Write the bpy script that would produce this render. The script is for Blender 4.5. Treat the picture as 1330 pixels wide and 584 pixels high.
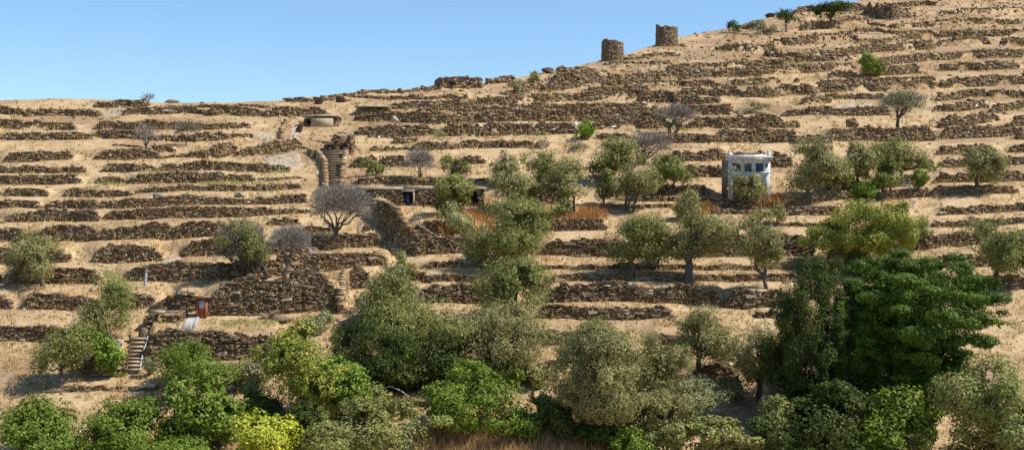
import bpy, math, random
import numpy as np
from math import radians
rng = np.random.default_rng(7); random.seed(7)
for o in list(bpy.data.objects): bpy.data.objects.remove(o)
scene = bpy.context.scene; COL = scene.collection

# ------------------------------------------------------------------ camera, sky, sun, exposure
F = 1600.0; W, YH = 1330.0, 300.0          # focal length and horizon row, in pixels of the photograph
cam_d = bpy.data.cameras.new('camera'); cam = bpy.data.objects.new('camera', cam_d); COL.objects.link(cam)
cam_d.sensor_width = 36; cam_d.lens = 36*F/W; cam_d.shift_y = (YH-292)/W
cam_d.clip_start = 0.1; cam_d.clip_end = 5000
cam.rotation_euler = (radians(90), 0, 0); scene.camera = cam

SUN_EL, SUN_AZ = radians(50), radians(10)   # azimuth: from +X (right) towards the camera
sd = np.array([math.cos(SUN_EL)*math.cos(SUN_AZ), -math.cos(SUN_EL)*math.sin(SUN_AZ), math.sin(SUN_EL)])
world = bpy.data.worlds.new('World'); scene.world = world; world.use_nodes = True
wn = world.node_tree.nodes; wl = world.node_tree.links
sky = wn.new('ShaderNodeTexSky'); sky.sky_type = 'NISHITA'; sky.sun_disc = False
sky.sun_elevation = SUN_EL; sky.sun_rotation = math.atan2(sd[0], sd[1])
sky.altitude = 0; sky.air_density = 1.0; sky.dust_density = 0.0; sky.ozone_density = 3.0
wn['Background'].inputs[1].default_value = 0.102
tone = wn.new('ShaderNodeMix'); tone.data_type = 'RGBA'; tone.blend_type = 'MULTIPLY'; tone.inputs[0].default_value = 1.0
tone.inputs[7].default_value = (0.83, 0.95, 1.05, 1)      # deep clear island sky
wl.new(sky.outputs[0], tone.inputs[6]); wl.new(tone.outputs[2], wn['Background'].inputs[0])
sun_d = bpy.data.lights.new('sun', 'SUN'); sun_d.energy = 4.5; sun_d.angle = radians(0.5); sun_d.color = (1, 0.95, 0.86)
sun = bpy.data.objects.new('sun', sun_d); COL.objects.link(sun)
from mathutils import Vector
sun.rotation_euler = Vector(-sd).to_track_quat('-Z', 'Y').to_euler(); sun.location = (60, -20, 90)
scene.view_settings.view_transform = 'Standard'; scene.view_settings.look = 'None'
scene.view_settings.exposure = 0.6; scene.view_settings.gamma = 1.0

# ------------------------------------------------------------------ helpers
def tag(o, label=None, cat=None, group=None, kind=None):
    if label: o['label'] = label
    if cat: o['category'] = cat
    if group: o['group'] = group
    if kind: o['kind'] = kind
    return o
def empty(name, loc):
    o = bpy.data.objects.new(name, None); o.empty_display_size = 0.3; COL.objects.link(o); o.location = loc; return o
def mesh(name, v, f, mat, parent=None, tint=None, smooth=False, origin=None):
    """v (N,3) world or local, f (M,k) all alike; tint (N,3)"""
    v = np.asarray(v, np.float32); f = np.asarray(f, np.int32); k = f.shape[1]
    if origin is not None: v = v-np.asarray(origin, np.float32)
    me = bpy.data.meshes.new(name); me.vertices.add(len(v)); me.vertices.foreach_set('co', v.ravel())
    me.loops.add(f.size); me.loops.foreach_set('vertex_index', f.ravel())
    me.polygons.add(len(f)); me.polygons.foreach_set('loop_start', np.arange(0, f.size, k, dtype=np.int32))
    if smooth: me.polygons.foreach_set('use_smooth', np.ones(len(f), bool))
    if tint is not None:
        a = me.color_attributes.new('tint', 'FLOAT_COLOR', 'POINT')
        t = np.ones((len(v), 4), np.float32); t[:, :3] = tint; a.data.foreach_set('color', t.ravel())
    me.update(calc_edges=True); me.validate()
    me.materials.append(mat)
    o = bpy.data.objects.new(name, me); COL.objects.link(o)
    if parent is not None: o.parent = parent
    elif origin is not None: o.location = origin
    return o
_lat = rng.random((128, 128, 8)).astype(np.float32)
def noise2(x, y, c=0):
    x = np.asarray(x, float); y = np.asarray(y, float)
    xi = np.floor(x).astype(int); yi = np.floor(y).astype(int); u = x-xi; w = y-yi
    u = u*u*(3-2*u); w = w*w*(3-2*w); L = _lat[:, :, c]
    g = lambda a, b: L[a % 128, b % 128]
    return (g(xi, yi)*(1-u)+g(xi+1, yi)*u)*(1-w)+(g(xi, yi+1)*(1-u)+g(xi+1, yi+1)*u)*w
_l3 = rng.random((32, 32, 32)).astype(np.float32)
def noise3(p):
    i = np.floor(p).astype(int); u = p-i; u = u*u*(3-2*u); r = 0
    for a in (0, 1):
        for b in (0, 1):
            for c in (0, 1):
                wgt = (u[:, 0] if a else 1-u[:, 0])*(u[:, 1] if b else 1-u[:, 1])*(u[:, 2] if c else 1-u[:, 2])
                r = r+wgt*_l3[(i[:, 0]+a) % 32, (i[:, 1]+b) % 32, (i[:, 2]+c) % 32]
    return r
def unit(a): return a/np.maximum(np.linalg.norm(a, axis=-1, keepdims=True), 1e-9)

# ------------------------------------------------------------------ materials
def new_mat(name):
    m = bpy.data.materials.new(name); m.use_nodes = True; n = m.node_tree.nodes; l = m.node_tree.links
    b = n['Principled BSDF']; b.inputs['Specular IOR Level'].default_value = 0.2; b.inputs['Roughness'].default_value = 0.9
    return m, n, l, b
def add_noise(n, l, scale, detail=4, rough=0.6, coord='Object'):
    tc = n.new('ShaderNodeTexCoord'); t = n.new('ShaderNodeTexNoise'); t.inputs['Scale'].default_value = scale
    t.inputs['Detail'].default_value = detail; t.inputs['Roughness'].default_value = rough
    l.new(tc.outputs[coord], t.inputs['Vector']); return t
def ramp(n, l, fac, stops):
    r = n.new('ShaderNodeValToRGB'); e = r.color_ramp.elements
    while len(e) < len(stops): e.new(0.5)
    for el, (p, c) in zip(e, stops): el.position = p; el.color = (*c, 1)
    l.new(fac, r.inputs[0]); return r
def mix(n, l, fac, a, b, mode='MIX'):
    m = n.new('ShaderNodeMix'); m.data_type = 'RGBA'; m.blend_type = mode
    if isinstance(fac, float): m.inputs[0].default_value = fac
    else: l.new(fac, m.inputs[0])
    for s, x in ((6, a), (7, b)):
        if isinstance(x, tuple): m.inputs[s].default_value = (*x, 1)
        else: l.new(x, m.inputs[s])
    return m.outputs[2]
def bump(n, l, b, h, strength, dist):
    bp = n.new('ShaderNodeBump'); bp.inputs['Strength'].default_value = strength; bp.inputs['Distance'].default_value = dist
    l.new(h, bp.inputs['Height']); l.new(bp.outputs[0], b.inputs['Normal'])
def plain(name, c0, c1, scale=3.0, rough=0.9, bstr=0.4, bdist=0.03):
    m, n, l, b = new_mat(name); t = add_noise(n, l, scale, 6)
    r = ramp(n, l, t.outputs[0], [(0.3, c0), (0.7, c1)]); l.new(r.outputs[0], b.inputs['Base Color'])
    b.inputs['Roughness'].default_value = rough; bump(n, l, b, t.outputs[0], bstr, bdist); return m
def tinted(name, scale=6.0, lo=0.65, hi=1.25, bstr=0.5, bdist=0.04):
    m, n, l, b = new_mat(name); a = n.new('ShaderNodeVertexColor'); a.layer_name = 'tint'
    t = add_noise(n, l, scale, 5)
    r = ramp(n, l, t.outputs[0], [(0.3, (lo,)*3), (0.7, (hi,)*3)])
    l.new(mix(n, l, 1.0, a.outputs[0], r.outputs[0], 'MULTIPLY'), b.inputs['Base Color'])
    if bstr: bump(n, l, b, t.outputs[0], bstr, bdist)
    return m
def leafy(name, trans=0.13, rough=0.6):
    m, n, l, b = new_mat(name); a = n.new('ShaderNodeVertexColor'); a.layer_name = 'tint'
    l.new(a.outputs[0], b.inputs['Base Color']); b.inputs['Roughness'].default_value = rough
    b.inputs['Specular IOR Level'].default_value = 0.12
    tr = n.new('ShaderNodeBsdfTranslucent')
    l.new(mix(n, l, 1.0, a.outputs[0], (1.1, 1.25, 0.6), 'MULTIPLY'), tr.inputs[0])
    mx = n.new('ShaderNodeMixShader'); mx.inputs[0].default_value = trans
    l.new(b.outputs[0], mx.inputs[1]); l.new(tr.outputs[0], mx.inputs[2])
    l.new(mx.outputs[0], n['Material Output'].inputs[0]); return m
def ground_material():
    m, n, l, b = new_mat('dry_hillside')
    big = add_noise(n, l, 0.09, 5, 0.6); mid = add_noise(n, l, 0.6, 6, 0.7); fine = add_noise(n, l, 4.0, 6, 0.75)
    straw = ramp(n, l, mid.outputs[0], [(0.25, (0.27, 0.18, 0.092)), (0.45, (0.455, 0.315, 0.17)), (0.60, (0.54, 0.395, 0.222)), (0.78, (0.62, 0.485, 0.30))])
    earth = ramp(n, l, fine.outputs[0], [(0.3, (0.17, 0.105, 0.06)), (0.7, (0.37, 0.24, 0.135))])
    geo = n.new('ShaderNodeNewGeometry'); sx = n.new('ShaderNodeSeparateXYZ'); l.new(geo.outputs['Position'], sx.inputs[0])
    up = n.new('ShaderNodeMapRange'); up.inputs[1].default_value = 8; up.inputs[2].default_value = 34; up.inputs[3].default_value = -.03; up.inputs[4].default_value = .09; l.new(sx.outputs[2], up.inputs[0])
    ad = n.new('ShaderNodeMath'); l.new(big.outputs[0], ad.inputs[0]); l.new(up.outputs[0], ad.inputs[1])
    md = n.new('ShaderNodeMath'); md.operation = 'MULTIPLY_ADD'; l.new(mid.outputs[0], md.inputs[0]); md.inputs[1].default_value = .5; md.inputs[2].default_value = -.25; ad2 = n.new('ShaderNodeMath'); l.new(ad.outputs[0], ad2.inputs[0]); l.new(md.outputs[0], ad2.inputs[1])
    pm = ramp(n, l, ad2.outputs[0], [(0.47, (0, 0, 0)), (0.62, (0.8, 0.8, 0.8))])
    c = mix(n, l, pm.outputs[0], straw.outputs[0], earth.outputs[0])
    speck = ramp(n, l, fine.outputs[0], [(0.33, (0.45, 0.4, 0.35)), (0.5, (1, 1, 1)), (0.72, (1.16, 1.13, 1.06))])
    c = mix(n, l, 1.0, c, speck.outputs[0], 'MULTIPLY')
    red = add_noise(n, l, 0.22, 3); rr = ramp(n, l, red.outputs[0], [(0.6, (0, 0, 0)), (0.72, (0.6, 0.6, 0.6))])
    c = mix(n, l, rr.outputs[0], c, (0.40, 0.19, 0.075))
    l.new(c, b.inputs['Base Color']); bump(n, l, b, fine.outputs[0], 0.8, 0.15); return m
M = dict(
    ground=ground_material(), stone=tinted('schist'), leaf=leafy('leaves'), waxy=leafy('glossy_leaves', 0.15, 0.5),
    grass=leafy('straw', 0.3, 0.8), twig=tinted('twigs', 5, .8, 1.2, 0), bark=plain('bark', (.06, .045, .035), (.17, .14, .11), 9),
    slab=plain('slab_concrete', (.30, .25, .19), (.45, .385, .30), 1.5), bedrock=plain('bedrock', (.27, .21, .145), (.45, .37, .27), .9, bdist=.2, bstr=.9),
    path=plain('trodden_path', (.34, .26, .175), (.50, .41, .29), .9), plaster=plain('stained_plaster', (.36, .335, .30), (.82, .80, .77), 2.2),
    rubble=plain('bare_rubble', (.12, .085, .055), (.30, .22, .15), 3.5, bstr=1, bdist=.1), shutter=plain('blue_shutter', (.045, .06, .095), (.10, .12, .165), 2),
    door=plain('rusty_brown_paint', (.22, .075, .04), (.34, .13, .07), 3), glass=plain('dusty_pane', (.36, .38, .42), (.55, .57, .6), 2, rough=.3),
    plank=plain('weathered_wood', (.26, .25, .25), (.48, .46, .45), 5), bag=plain('white_plastic', (.7, .72, .75), (.85, .86, .88), 3, rough=.5),
    bagblue=plain('blue_plastic', (.06, .16, .42), (.12, .25, .55), 3, rough=.5), stair=plain('stair_stone', (.27, .205, .13), (.47, .375, .26), 1.8),
    dark=plain('painted_dark', (.02, .017, .015), (.04, .035, .03), 2), metal=plain('galvanised', (.35, .37, .4), (.5, .52, .55), 4, rough=.5))

# ------------------------------------------------------------------ the hill: depth of the slope for every row, skyline for every column
SC = 1.35
_y = np.array([-120, -60, 0, 30, 70, 100, 130, 180, 230, 300, 380, 480, 600, 700])
_d = np.array([500, 380, 285, 245, 200, 172, 150, 124, 107, 92, 80, 68.5, 58, 51.5])*SC
_yy = np.arange(-110, 701, 1.0); _k = np.hanning(41); _k /= _k.sum()
_dd = np.interp(np.arange(-130, 721, 1.0), _y, _d); _dd = np.convolve(np.pad(_dd, 20, 'edge'), _k, 'valid')
def DEP(y): return np.interp(y, np.arange(-130, 721, 1.0), _dd)
_sk = np.array([(-400, 136), (0, 131), (60, 129), (128, 129), (200, 133), (300, 133.5), (360, 131), (400, 127), (450, 122), (500, 117.5), (570, 113), (650, 104), (700, 95), (740, 88),
                (781, 78), (812, 70.5), (850, 58), (882, 48), (905, 44), (950, 36), (1000, 22), (1060, 12), (1115, 1), (1200, -16), (1330, -40), (1500, -66), (1700, -80)], float)
def SKY(x): return np.interp(x, _sk[:, 0], _sk[:, 1])
def bumpz(X, Y):
    return (noise2(X*.11+9, Y*.11, 1)-.5)*.35+(noise2(X*.5, Y*.5, 2)-.5)*.16
def PB(x, y):
    """point of the bare slope seen at photograph pixel x, y"""
    x = np.asarray(x, float); y = np.asarray(y, float); D = DEP(y)
    X = (x-665)/F*D; Z = (YH-y)/F*D+bumpz(X, D)
    return np.stack([X, D+0*X, Z], -1)

# terrace walls: (points (column, foot row, height in pixels), raggedness)
WL = []
def w(*a, rag=.25, ext=34.0, face=True): WL.append(dict(p=np.array(a, float).reshape(-1, 3), rag=rag, ext=ext, face=face))
# left slope
w(128,139,7, 190,139,7); w(164,149,8, 251,148,8); w(274,151,9, 338,151.5,9); w(350,152,10, 420,149,9); w(262,141,4, 345,141,4, rag=.5)
w(128,169,9, 200,168.5,9, 257,168.5,8); w(257,168.5,7, 320,167,6)
w(128,180,9, 138,180,8); w(143,181,9, 181,181,9); w(203,183,6, 253,183,7); w(253,183,9, 300,182,7, 326,180,4)
w(150,191,3, 179,191,3); w(198,199,9, 223,198,7); w(241,205,6, 272,206,10, 290,204,16, 306,200,13, rag=.5); w(308,204,7, 340,202,12, 370,198,12, 389,194,10)
w(128,209,10, 165,209,11, 200,207,9); w(137,225,8, 198,225,8); w(209,224,8, 227,224,7, rag=.5); w(236,224,10, 300,224,10, 345,224,10, 373,223,7)
w(128,239,7, 152,238,6); w(176,240,11, 250,240,11, 328,236,8); w(328,234,3, 391,232,2)
w(128,256,8, 166,256,7); w(181,252,6, 290,250,7, 360,247,8, 389,244,5); w(128,271,9, 180,271,12, 240,269,12, 310,267,9, 397,264,11)
w(136,286,8, 180,287,14, 310,284,13, 360,280,7, 403,277,5); w(128,312,14, 200,313,18, 300,311,18); w(352,293,7, 388,291,7, rag=.5)
w(128,343,20, 170,343,21, 206,342,17); w(241,336,17, 275,336,20, 330,334,18, 400,330,12)
w(165,364,14, 220,367,21, 286,367,22, 340,364,21, 397,354,22, 440,351,20, 500,345,16)
w(150,402,14, 198,400,17); w(199,406,14, 230,406,18, 256,407,22); w(271,412,27, 290,412,41, 330,411,41, 350,410,35, 397,406,43, 438,404,46)
w(192,472,32, 260,470,30, 365,466,28, ext=1); w(110,492,22, 150,492,30, 163,488,22, rag=.4, ext=1); w(60,511,5, 240,508,5); w(305,508,4, 350,507,4)
# middle, around the stairways
w(385,134,5, 470,127,5, rag=.5); w(470,124,4, 570,117,4, rag=.5); w(506,131,5, 605,129,5); w(510,142,7, 560,141,9, 666,137,9); w(545,149,7, 620,147,7, 666,146,7); w(465,158,8, 510,159,10, 577,161,13); w(578,160,11, 666,158,11)
w(465,177,11, 510,178,13, 559,176,11); w(582,178,14, 626,178,13); w(629,177,13, 690,176,12, 745,175,12); w(486,195,4, 516,194,5); w(542,196,9, 583,195,8); w(601,193,8, 650,192,8, 690,192,7)
w(460,218,11, 487,218,12); w(494,217,11, 528,216,10); w(600,213,10, 627,212,9); w(462,241,6, 505,240,8, 561,240,7); w(607,240,7, 634,240,6)
w(397,302,8, 432,301,9, rag=.5); w(397,323,14, 440,323,16, 495,320,14); w(543,306,15, 571,306,16, 616,304,14); w(540,331,20, 580,331,20, 616,330,20)
w(553,349,8, 625,349,8); w(525,366,9, 546,365,9); w(556,367,9, 620,368,10); w(551,393,20, 600,393,21, 660,392,20); w(500,379,22, 525,374,20)
w(484,281,20, 497,298,36, 510,315,44, 521,328,41, 539,333,33, ext=3, face=False); w(480,528,7, 560,529,6); w(452,376,25, 478,373,25)
# below the round towers
w(791,85,4, 812,84,4); w(836,76,4, 878,74,4); w(808,78,3, 838,77,3); w(850,85,4, 868,84,5); w(872,91,5, 935,88,6); w(722,112,17, 750,110,18, 776,104,14, rag=.3)
w(670,123,8, 750,115.5,8); w(750,114,10, 830,108,12, 880,104,12, 927,100,9); w(767,122,6, 806,121,7); w(812,122,8, 838,122,9); w(666,133,8, 750,131,9, 835,129,11)
w(666,144,8, 835,142,8); w(666,157,11, 760,156,12, 856,154,12); w(775,169,12, 860,167,13); w(903,167,11, 952,166,11); w(855,113,6, 927,113,7)
w(834,133,14, 870,132,12); w(886,125,8, 952,124,9); w(884,135,8, 931,135,9, rag=.5); w(874,149,10, 945,149,11); w(780,181,6, 815,180,6); w(850,187,9, 945,186,10)
w(870,209,11, 942,207,11); w(880,231,12, 942,230,12); w(851,256,11, 919,256,11); w(832,264,6, 927,263,6); w(795,272,5, 872,271,5); w(688,267,13, 730,266,12)
w(712,302,14, 785,301,15, rag=.08); w(710,333,18, 784,333,20, 900,334,20, 1014,335,24, 1056,334,25); w(688,351,5, 800,351,6, 935,352,6, 1032,352,6); w(720,368,9, 800,368,9, 935,367,9, 1036,366,9)
w(718,394,22, 800,394,21, 870,395,22, 936,397,16); w(943,399,15, 965,400,22, 1024,399,20); w(704,413,14, 790,414,14, 868,413,13); w(702,448,18, 755,446,17); w(850,447,12, 892,446,12)
w(676,496,18, 722,494,20, rag=.4); w(905,493,18, 952,491,18); w(1164,500,13, 1215,494,16, rag=.4); w(985,413,7, 1015,412,6)
# upper right slope
w(1038,16,6, 1058,14,6); w(1103,16,9, 1121,15,9); w(1127,20,12, 1140,24,14, 1162,26,14, 1180,23,10, rag=.5); w(1147,10,5, 1210,8,6); w(1046,40,9, 1090,37,8, 1129,33,9)
w(1115,44,6, 1141,42,6); w(1164,37,5, 1208,35,5); w(1002,60,6, 1040,58,9, 1109,53,10); w(1155,45,4, 1192,43,4); w(1178,52,7, 1212,50,8); w(1117,58,5, 1170,55,4)
w(935,66,7, 975,68,8, 1002,67,7, rag=.4); w(1004,74,6, 1036,76,6, 1117,70,8, 1210,64,10); w(1016,81,6, 1060,80,8, 1100,79,8); w(935,89,8, 1016,87,8, rag=.4); w(935,101,10, 985,100,10)
w(980,99,9, 1050,96,9, 1107,90,8); w(1143,85,8, 1210,79,9); w(1085,103,8, 1107,102,8); w(1143,99,10, 1190,96,10); w(954,112,8, 1008,111,8); w(1068,109,4, 1210,106,6)
w(1064,122,10, 1130,120,10, 1210,116,10); w(930,125,9, 957,125,10); w(973,127,12, 1004,126,11, rag=.4); w(1012,124,11, 1055,124,12); w(1046,137,9, 1075,135,7, rag=.5); w(1075,130,6, 1148,129,6)
w(935,149,12, 950,148,11); w(1020,152,5, 1090,150,9, 1152,149,9); w(935,167,13, 1012,166,14); w(1014,167,8, 1034,166,8, rag=.5); w(935,186,14, 1032,185,15); w(1036,187,8, 1077,187,9)
w(1077,184,14, 1140,183,14, 1210,182,15); w(1044,197,7, 1077,196,7, rag=.5); w(1002,217,15, 1026,217,14, rag=.5); w(1172,220,9, 1212,218,9); w(1087,250,18, 1114,249,18, rag=.4); w(1145,241,9, 1184,240,9)
w(930,273,11, 1018,272,11); w(1018,271,12, 1070,264,10, 1118,258,7); w(1145,262,10, 1212,257,9); w(930,280,5, 1000,279,5); w(1022,281,10, 1087,280,10); w(998,296,5, 1066,296,5); w(1184,324,16, 1220,323,17)
NPHOTO = len(WL)
# low collapsed stretches link neighbouring walls of one terrace
for q in WL:
    p = q['p']; b = p[-1]; best = None
    if b[1] > 430 or not q['face'] or q['ext'] < 30: continue
    for o in WL:
        a = o['p'][0]; g = a[0]-b[0]
        if o is not q and o['face'] and 4 < g < 48 and abs(a[1]-b[1]) < 4.5 and (best is None or g < best[0]): best = (g, a)
    if best and not any(abs(b[0]+best[0]/2-xs_) < 16 and abs(b[1]-ys_) < 22 for xs_, ys_ in ((433, 220), (380, 172), (972, 230), (433, 185), (508, 300))):
        hh = max(2.5, .5*min(b[2], best[1][2])); q['p'] = np.vstack([p, [b[0]+2.5, b[1], hh*1.1], [best[1][0]-2, best[1][1], hh]])
# the slope goes on past both sides
for yy, hh in ((150,8),(168,9),(182,8),(209,10),(226,8),(240,10),(256,9),(272,11),(288,13),(313,17),(342,19),(368,20),(402,17),(445,18)):
    x = -190+random.uniform(0, 40)
    while x < 110:
        L = random.uniform(50, 150); e = min(x+L, 126)
        if e-x > 22: w(x, yy+random.uniform(-2, 2), hh*random.uniform(.8, 1.1), (x+e)/2, yy+random.uniform(-2, 2), hh, e, yy, hh*.9)
        x = e+random.uniform(6, 30)
for yy, hh in ((-22,6),(-8,6),(20,6),(34,6),(49,7),(62,9),(77,9),(94,9),(114,11),(130,8),(147,10),(165,11),(181,14),(200,9),(218,9),(239,10),(256,9),(280,10),(297,9),(322,16),(350,14),(380,16)):
    x = 1214+random.uniform(0, 20)
    while x < 1480:
        L = random.uniform(50, 150); e = x+L
        w(x, yy+random.uniform(-2, 2), hh*random.uniform(.8, 1.1), (x+e)/2, yy-2, hh, e, yy-4+random.uniform(-2, 2), hh*.9)
        x = e+random.uniform(6, 30)

# terraced terrain
XST = 3.6; XS = np.arange(-230, 1561, XST); NR = 490
tt = np.linspace(0, 1, NR)
GX = np.zeros((len(XS), NR)); GD = GX.copy(); GZ = GX.copy(); GP = GX.copy()
for i, x in enumerate(XS):
    s = SKY(x); y = 660+(s-660)*(1-(1-tt)**1.25); D = DEP(y)
    cr = []
    for q in WL:
        p = q['p']
        ex = q['ext']
        if p[0, 0]-ex <= x <= p[-1, 0]+ex:
            yb = np.interp(x, p[:, 0], p[:, 1]); h = np.interp(x, p[:, 0], p[:, 2])
            e = min(x-p[0, 0], p[-1, 0]-x); t = min(1, max(0, (e+ex)/(ex+8.0))); t = t*t*(3-2*t)
            d0 = float(DEP(yb)); cr.append((d0, h*d0/F*.88*t, max(0, -e)/34.0, ex))
    cr.sort()
    for c_ in cr:            # rows snap to the foot and the head of each wall
        if c_[2] < .3 and c_[0] < D[-1]-2:
            j = int(np.clip(np.searchsorted(D, c_[0]+.1), 2, NR-4)); j -= int(D[j]-c_[0]-.1 > c_[0]+.1-D[j-1])
            D[j] = c_[0]+.1; D[j+1] = max(c_[0]+.42, min(D[j+1], c_[0]+.5))
    D = np.maximum.accumulate(D); y = np.interp(D, _dd[::-1], np.arange(-130, 721, 1.0)[::-1])
    X = (x-665)/F*D; z = (YH-y)/F*D+bumpz(X, D)
    rise = np.zeros(NR)
    for j, (d0, h, out, _) in enumerate(cr):
        nxt = next((c[0] for c in cr[j+1:] if c[0] > d0+.8), d0+16)
        L = max(1.5, min((nxt-d0), 13.0, max(4.0, h*9)))
        dd = D-d0
        r = h*np.clip((dd-.12)/(.3+7*out), 0, 1)*np.clip(1-(dd-.4)/L, 0, 1)
        rise = np.maximum(rise, r)
    GX[i] = X; GD[i] = D; GZ[i] = z+rise
    GP[i] = np.minimum.accumulate(YH-F*(z+rise)/D)
def AT(px, py, lift=0.0):
    """points of the terraced ground first met at photograph pixels"""
    px = np.atleast_1d(np.asarray(px, float)); py = np.atleast_1d(np.asarray(py, float))
    ci = np.clip(np.round((px-XS[0])/XST).astype(int), 0, len(XS)-1); out = np.zeros((len(px), 3)); R = np.arange(NR, dtype=float)
    for c in np.unique(ci):
        k = ci == c; r = np.interp(-py[k], -GP[c], R)
        D = np.interp(r, R, GD[c]); out[k] = np.stack([(px[k]-665)/F*D, D, np.interp(r, R, GZ[c])+lift], -1)
    return out
def at(px, py, lift=0.0): return AT([px], [py], lift)[0]
def GZAT(X, D):
    c = int(np.clip(round((X/D*F+665-XS[0])/XST), 0, len(XS)-1)); return float(np.interp(D, GD[c], GZ[c]))
# rows behind the crest and in front of the slope complete the sheet
bx = []; nf, nb = 14, 16
fX = np.zeros((len(XS), nf)); fD = fX.copy(); fZ = fX.copy(); kX = np.zeros((len(XS), nb)); kD = kX.copy(); kZ = kX.copy()
for j in range(nf):
    d = -30+(GD[:, 0]+30)*(j/nf); t = np.clip(d/GD[:, 0], 0, 1)
    fD[:, j] = d; fX[:, j] = GX[:, 0]*(0.35+.65*np.clip(t, 0, 1)) ; fZ[:, j] = np.where(d < 3, -1.8, -1.8+(GZ[:, 0]-1.5+1.8)*np.clip((d-3)/(0.7*GD[:, 0]), 0, 1)**.75)
for j in range(nb):
    q = (j+1)/nb; ext = 260*q*q+2*q; kD[:, j] = GD[:, -1]+ext; kX[:, j] = GX[:, -1]*(1+.5*q); kZ[:, j] = GZ[:, -1]-.02*ext-.0009*ext*ext-.25*q
AX = np.concatenate([fX, GX, kX], 1); AD = np.concatenate([fD, GD, kD], 1); AZ = np.concatenate([fZ, GZ, kZ], 1)
nc, nr = AX.shape; idx = np.arange(nc*nr).reshape(nc, nr)
fc = np.stack([idx[:-1, :-1], idx[1:, :-1], idx[1:, 1:], idx[:-1, 1:]], -1).reshape(-1, 4)
hill = mesh('hillside', np.stack([AX, AD, AZ], -1).reshape(-1, 3), fc, M['ground'], smooth=True); tag(hill, kind='structure')

# ------------------------------------------------------------------ stones
BOXF = np.array([(0, 3, 2, 1), (4, 5, 6, 7), (0, 1, 5, 4), (1, 2, 6, 5), (2, 3, 7, 6), (3, 0, 4, 7)])
CORN = np.array([(-1, -1, -1), (1, -1, -1), (1, 1, -1), (-1, 1, -1), (-1, -1, 1), (1, -1, 1), (1, 1, 1), (-1, 1, 1)])*.5
SPAL = np.array([(.175, .112, .058), (.225, .148, .08), (.13, .082, .043), (.265, .182, .102), (.19, .142, .09), (.155, .092, .042), (.30, .225, .14)])
def stone_tint(n):
    c = SPAL[rng.integers(0, len(SPAL), n)]*rng.uniform(.75, 1.25, (n, 1)); p = rng.random(n)
    c[p < .035] = np.array((.42, .35, .26))*rng.uniform(.8, 1.15, ((p < .035).sum(), 1)); c[p < .004] = (.68, .65, .6)
    return c*.93
def stone_geo(C, T, S, jit=.2):
    """C centres, T horizontal unit directions along, S sizes (length, depth, height)"""
    n = len(C); N = np.stack([-T[:, 1], T[:, 0], 0*T[:, 0]], -1); U = np.tile([0, 0, 1.0], (n, 1))
    a = rng.normal(0, .09, n)[:, None]; T2 = T*np.cos(a)+U*np.sin(a); U2 = U*np.cos(a)-T*np.sin(a)
    L = CORN[None]*(1+0*S[:, None, :])+rng.uniform(-jit, jit, (n, 8, 3))*np.array([.7, .5, .8]); L = L*S[:, None, :]
    V = C[:, None, :]+L[..., :1]*T2[:, None]+L[..., 1:2]*N[:, None]+L[..., 2:]*U2[:, None]
    Fc = BOXF[None]+np.arange(n)[:, None, None]*8
    return V.reshape(-1, 3), Fc.reshape(-1, 4)
def courses(P, H, mpp, rag=.25, l0=3.9, h0=1.75, depth=.6, seed=0, taper=True, base=-.35):
    """lay courses of stones along world polyline P with heights H (metres); mpp metres per pixel of the photograph"""
    seg = np.linalg.norm(np.diff(P[:, :2], axis=0), axis=1); S = np.concatenate([[0], np.cumsum(seg)]); Lt = S[-1]
    lm = max(.30, l0*mpp); hm = max(.12, h0*mpp); C = []; T = []; Z = []; z = base
    while z < H.max()*1.3:
        hc = hm*rng.uniform(.75, 1.35); n = int(Lt/lm*1.8)+3
        ln = lm*rng.lognormal(-.08, .42, n); e = np.cumsum(ln)-rng.uniform(0, lm); c = e-ln/2; k = (c > 0) & (c < Lt); c = c[k]; ln = ln[k]
        ht = np.interp(c, S, H)*(1+rag*2*(noise2(c*.55+seed*7.3, 0*c+seed, 3)-.5)+rag*1.2*(noise2(c*2.2+seed, 0*c+3, 4)-.5))
        if taper: ht = ht*np.clip(.5+np.minimum(c, Lt-c)/(1.0*max(.5, H.max())), 0, 1)
        k = (z+hc*.6 < ht) | (z < 0); c = c[k]; ln = ln[k]; m = len(c)
        if m:
            b = np.stack([np.interp(c, S, P[:, q]) for q in range(3)], -1)
            d = np.stack([np.interp(np.clip(c+.3, 0, Lt), S, P[:, q])-np.interp(np.clip(c-.3, 0, Lt), S, P[:, q]) for q in range(2)]+[0*c], -1); d = unit(d)
            nn = np.stack([-d[:, 1], d[:, 0], 0*c], -1)
            b = b+nn*(depth/2-.08+rng.normal(0, .05, m)+max(0, z)*.06)[:, None]; b[:, 2] += z+hc/2+rng.normal(0, hc*.12, m)
            C.append(b); T.append(d); Z.append(np.stack([ln*rng.uniform(.9, 1.15, m), depth*rng.uniform(.8, 1.05, m), hc*rng.uniform(.8, 1.25, m)], -1))
        z += hc*.93
    return np.concatenate(C), np.concatenate(T), np.concatenate(Z)
STONES = []
for i in range(10):
    V, Fc = stone_geo(np.zeros((1, 3)), np.array([[1., 0, 0]]), np.array([[1., 1., 1.]]), .26)
    me = bpy.data.meshes.new('stone'); me.from_pydata([tuple(v) for v in V], [], [tuple(f) for f in Fc]); me.materials.append(M['stone'])
    a = me.color_attributes.new('tint', 'FLOAT_COLOR', 'POINT'); c = stone_tint(1)[0]*1.15
    a.data.foreach_set('color', np.tile([*c, 1], 8).astype(np.float32)); STONES.append(me)
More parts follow.
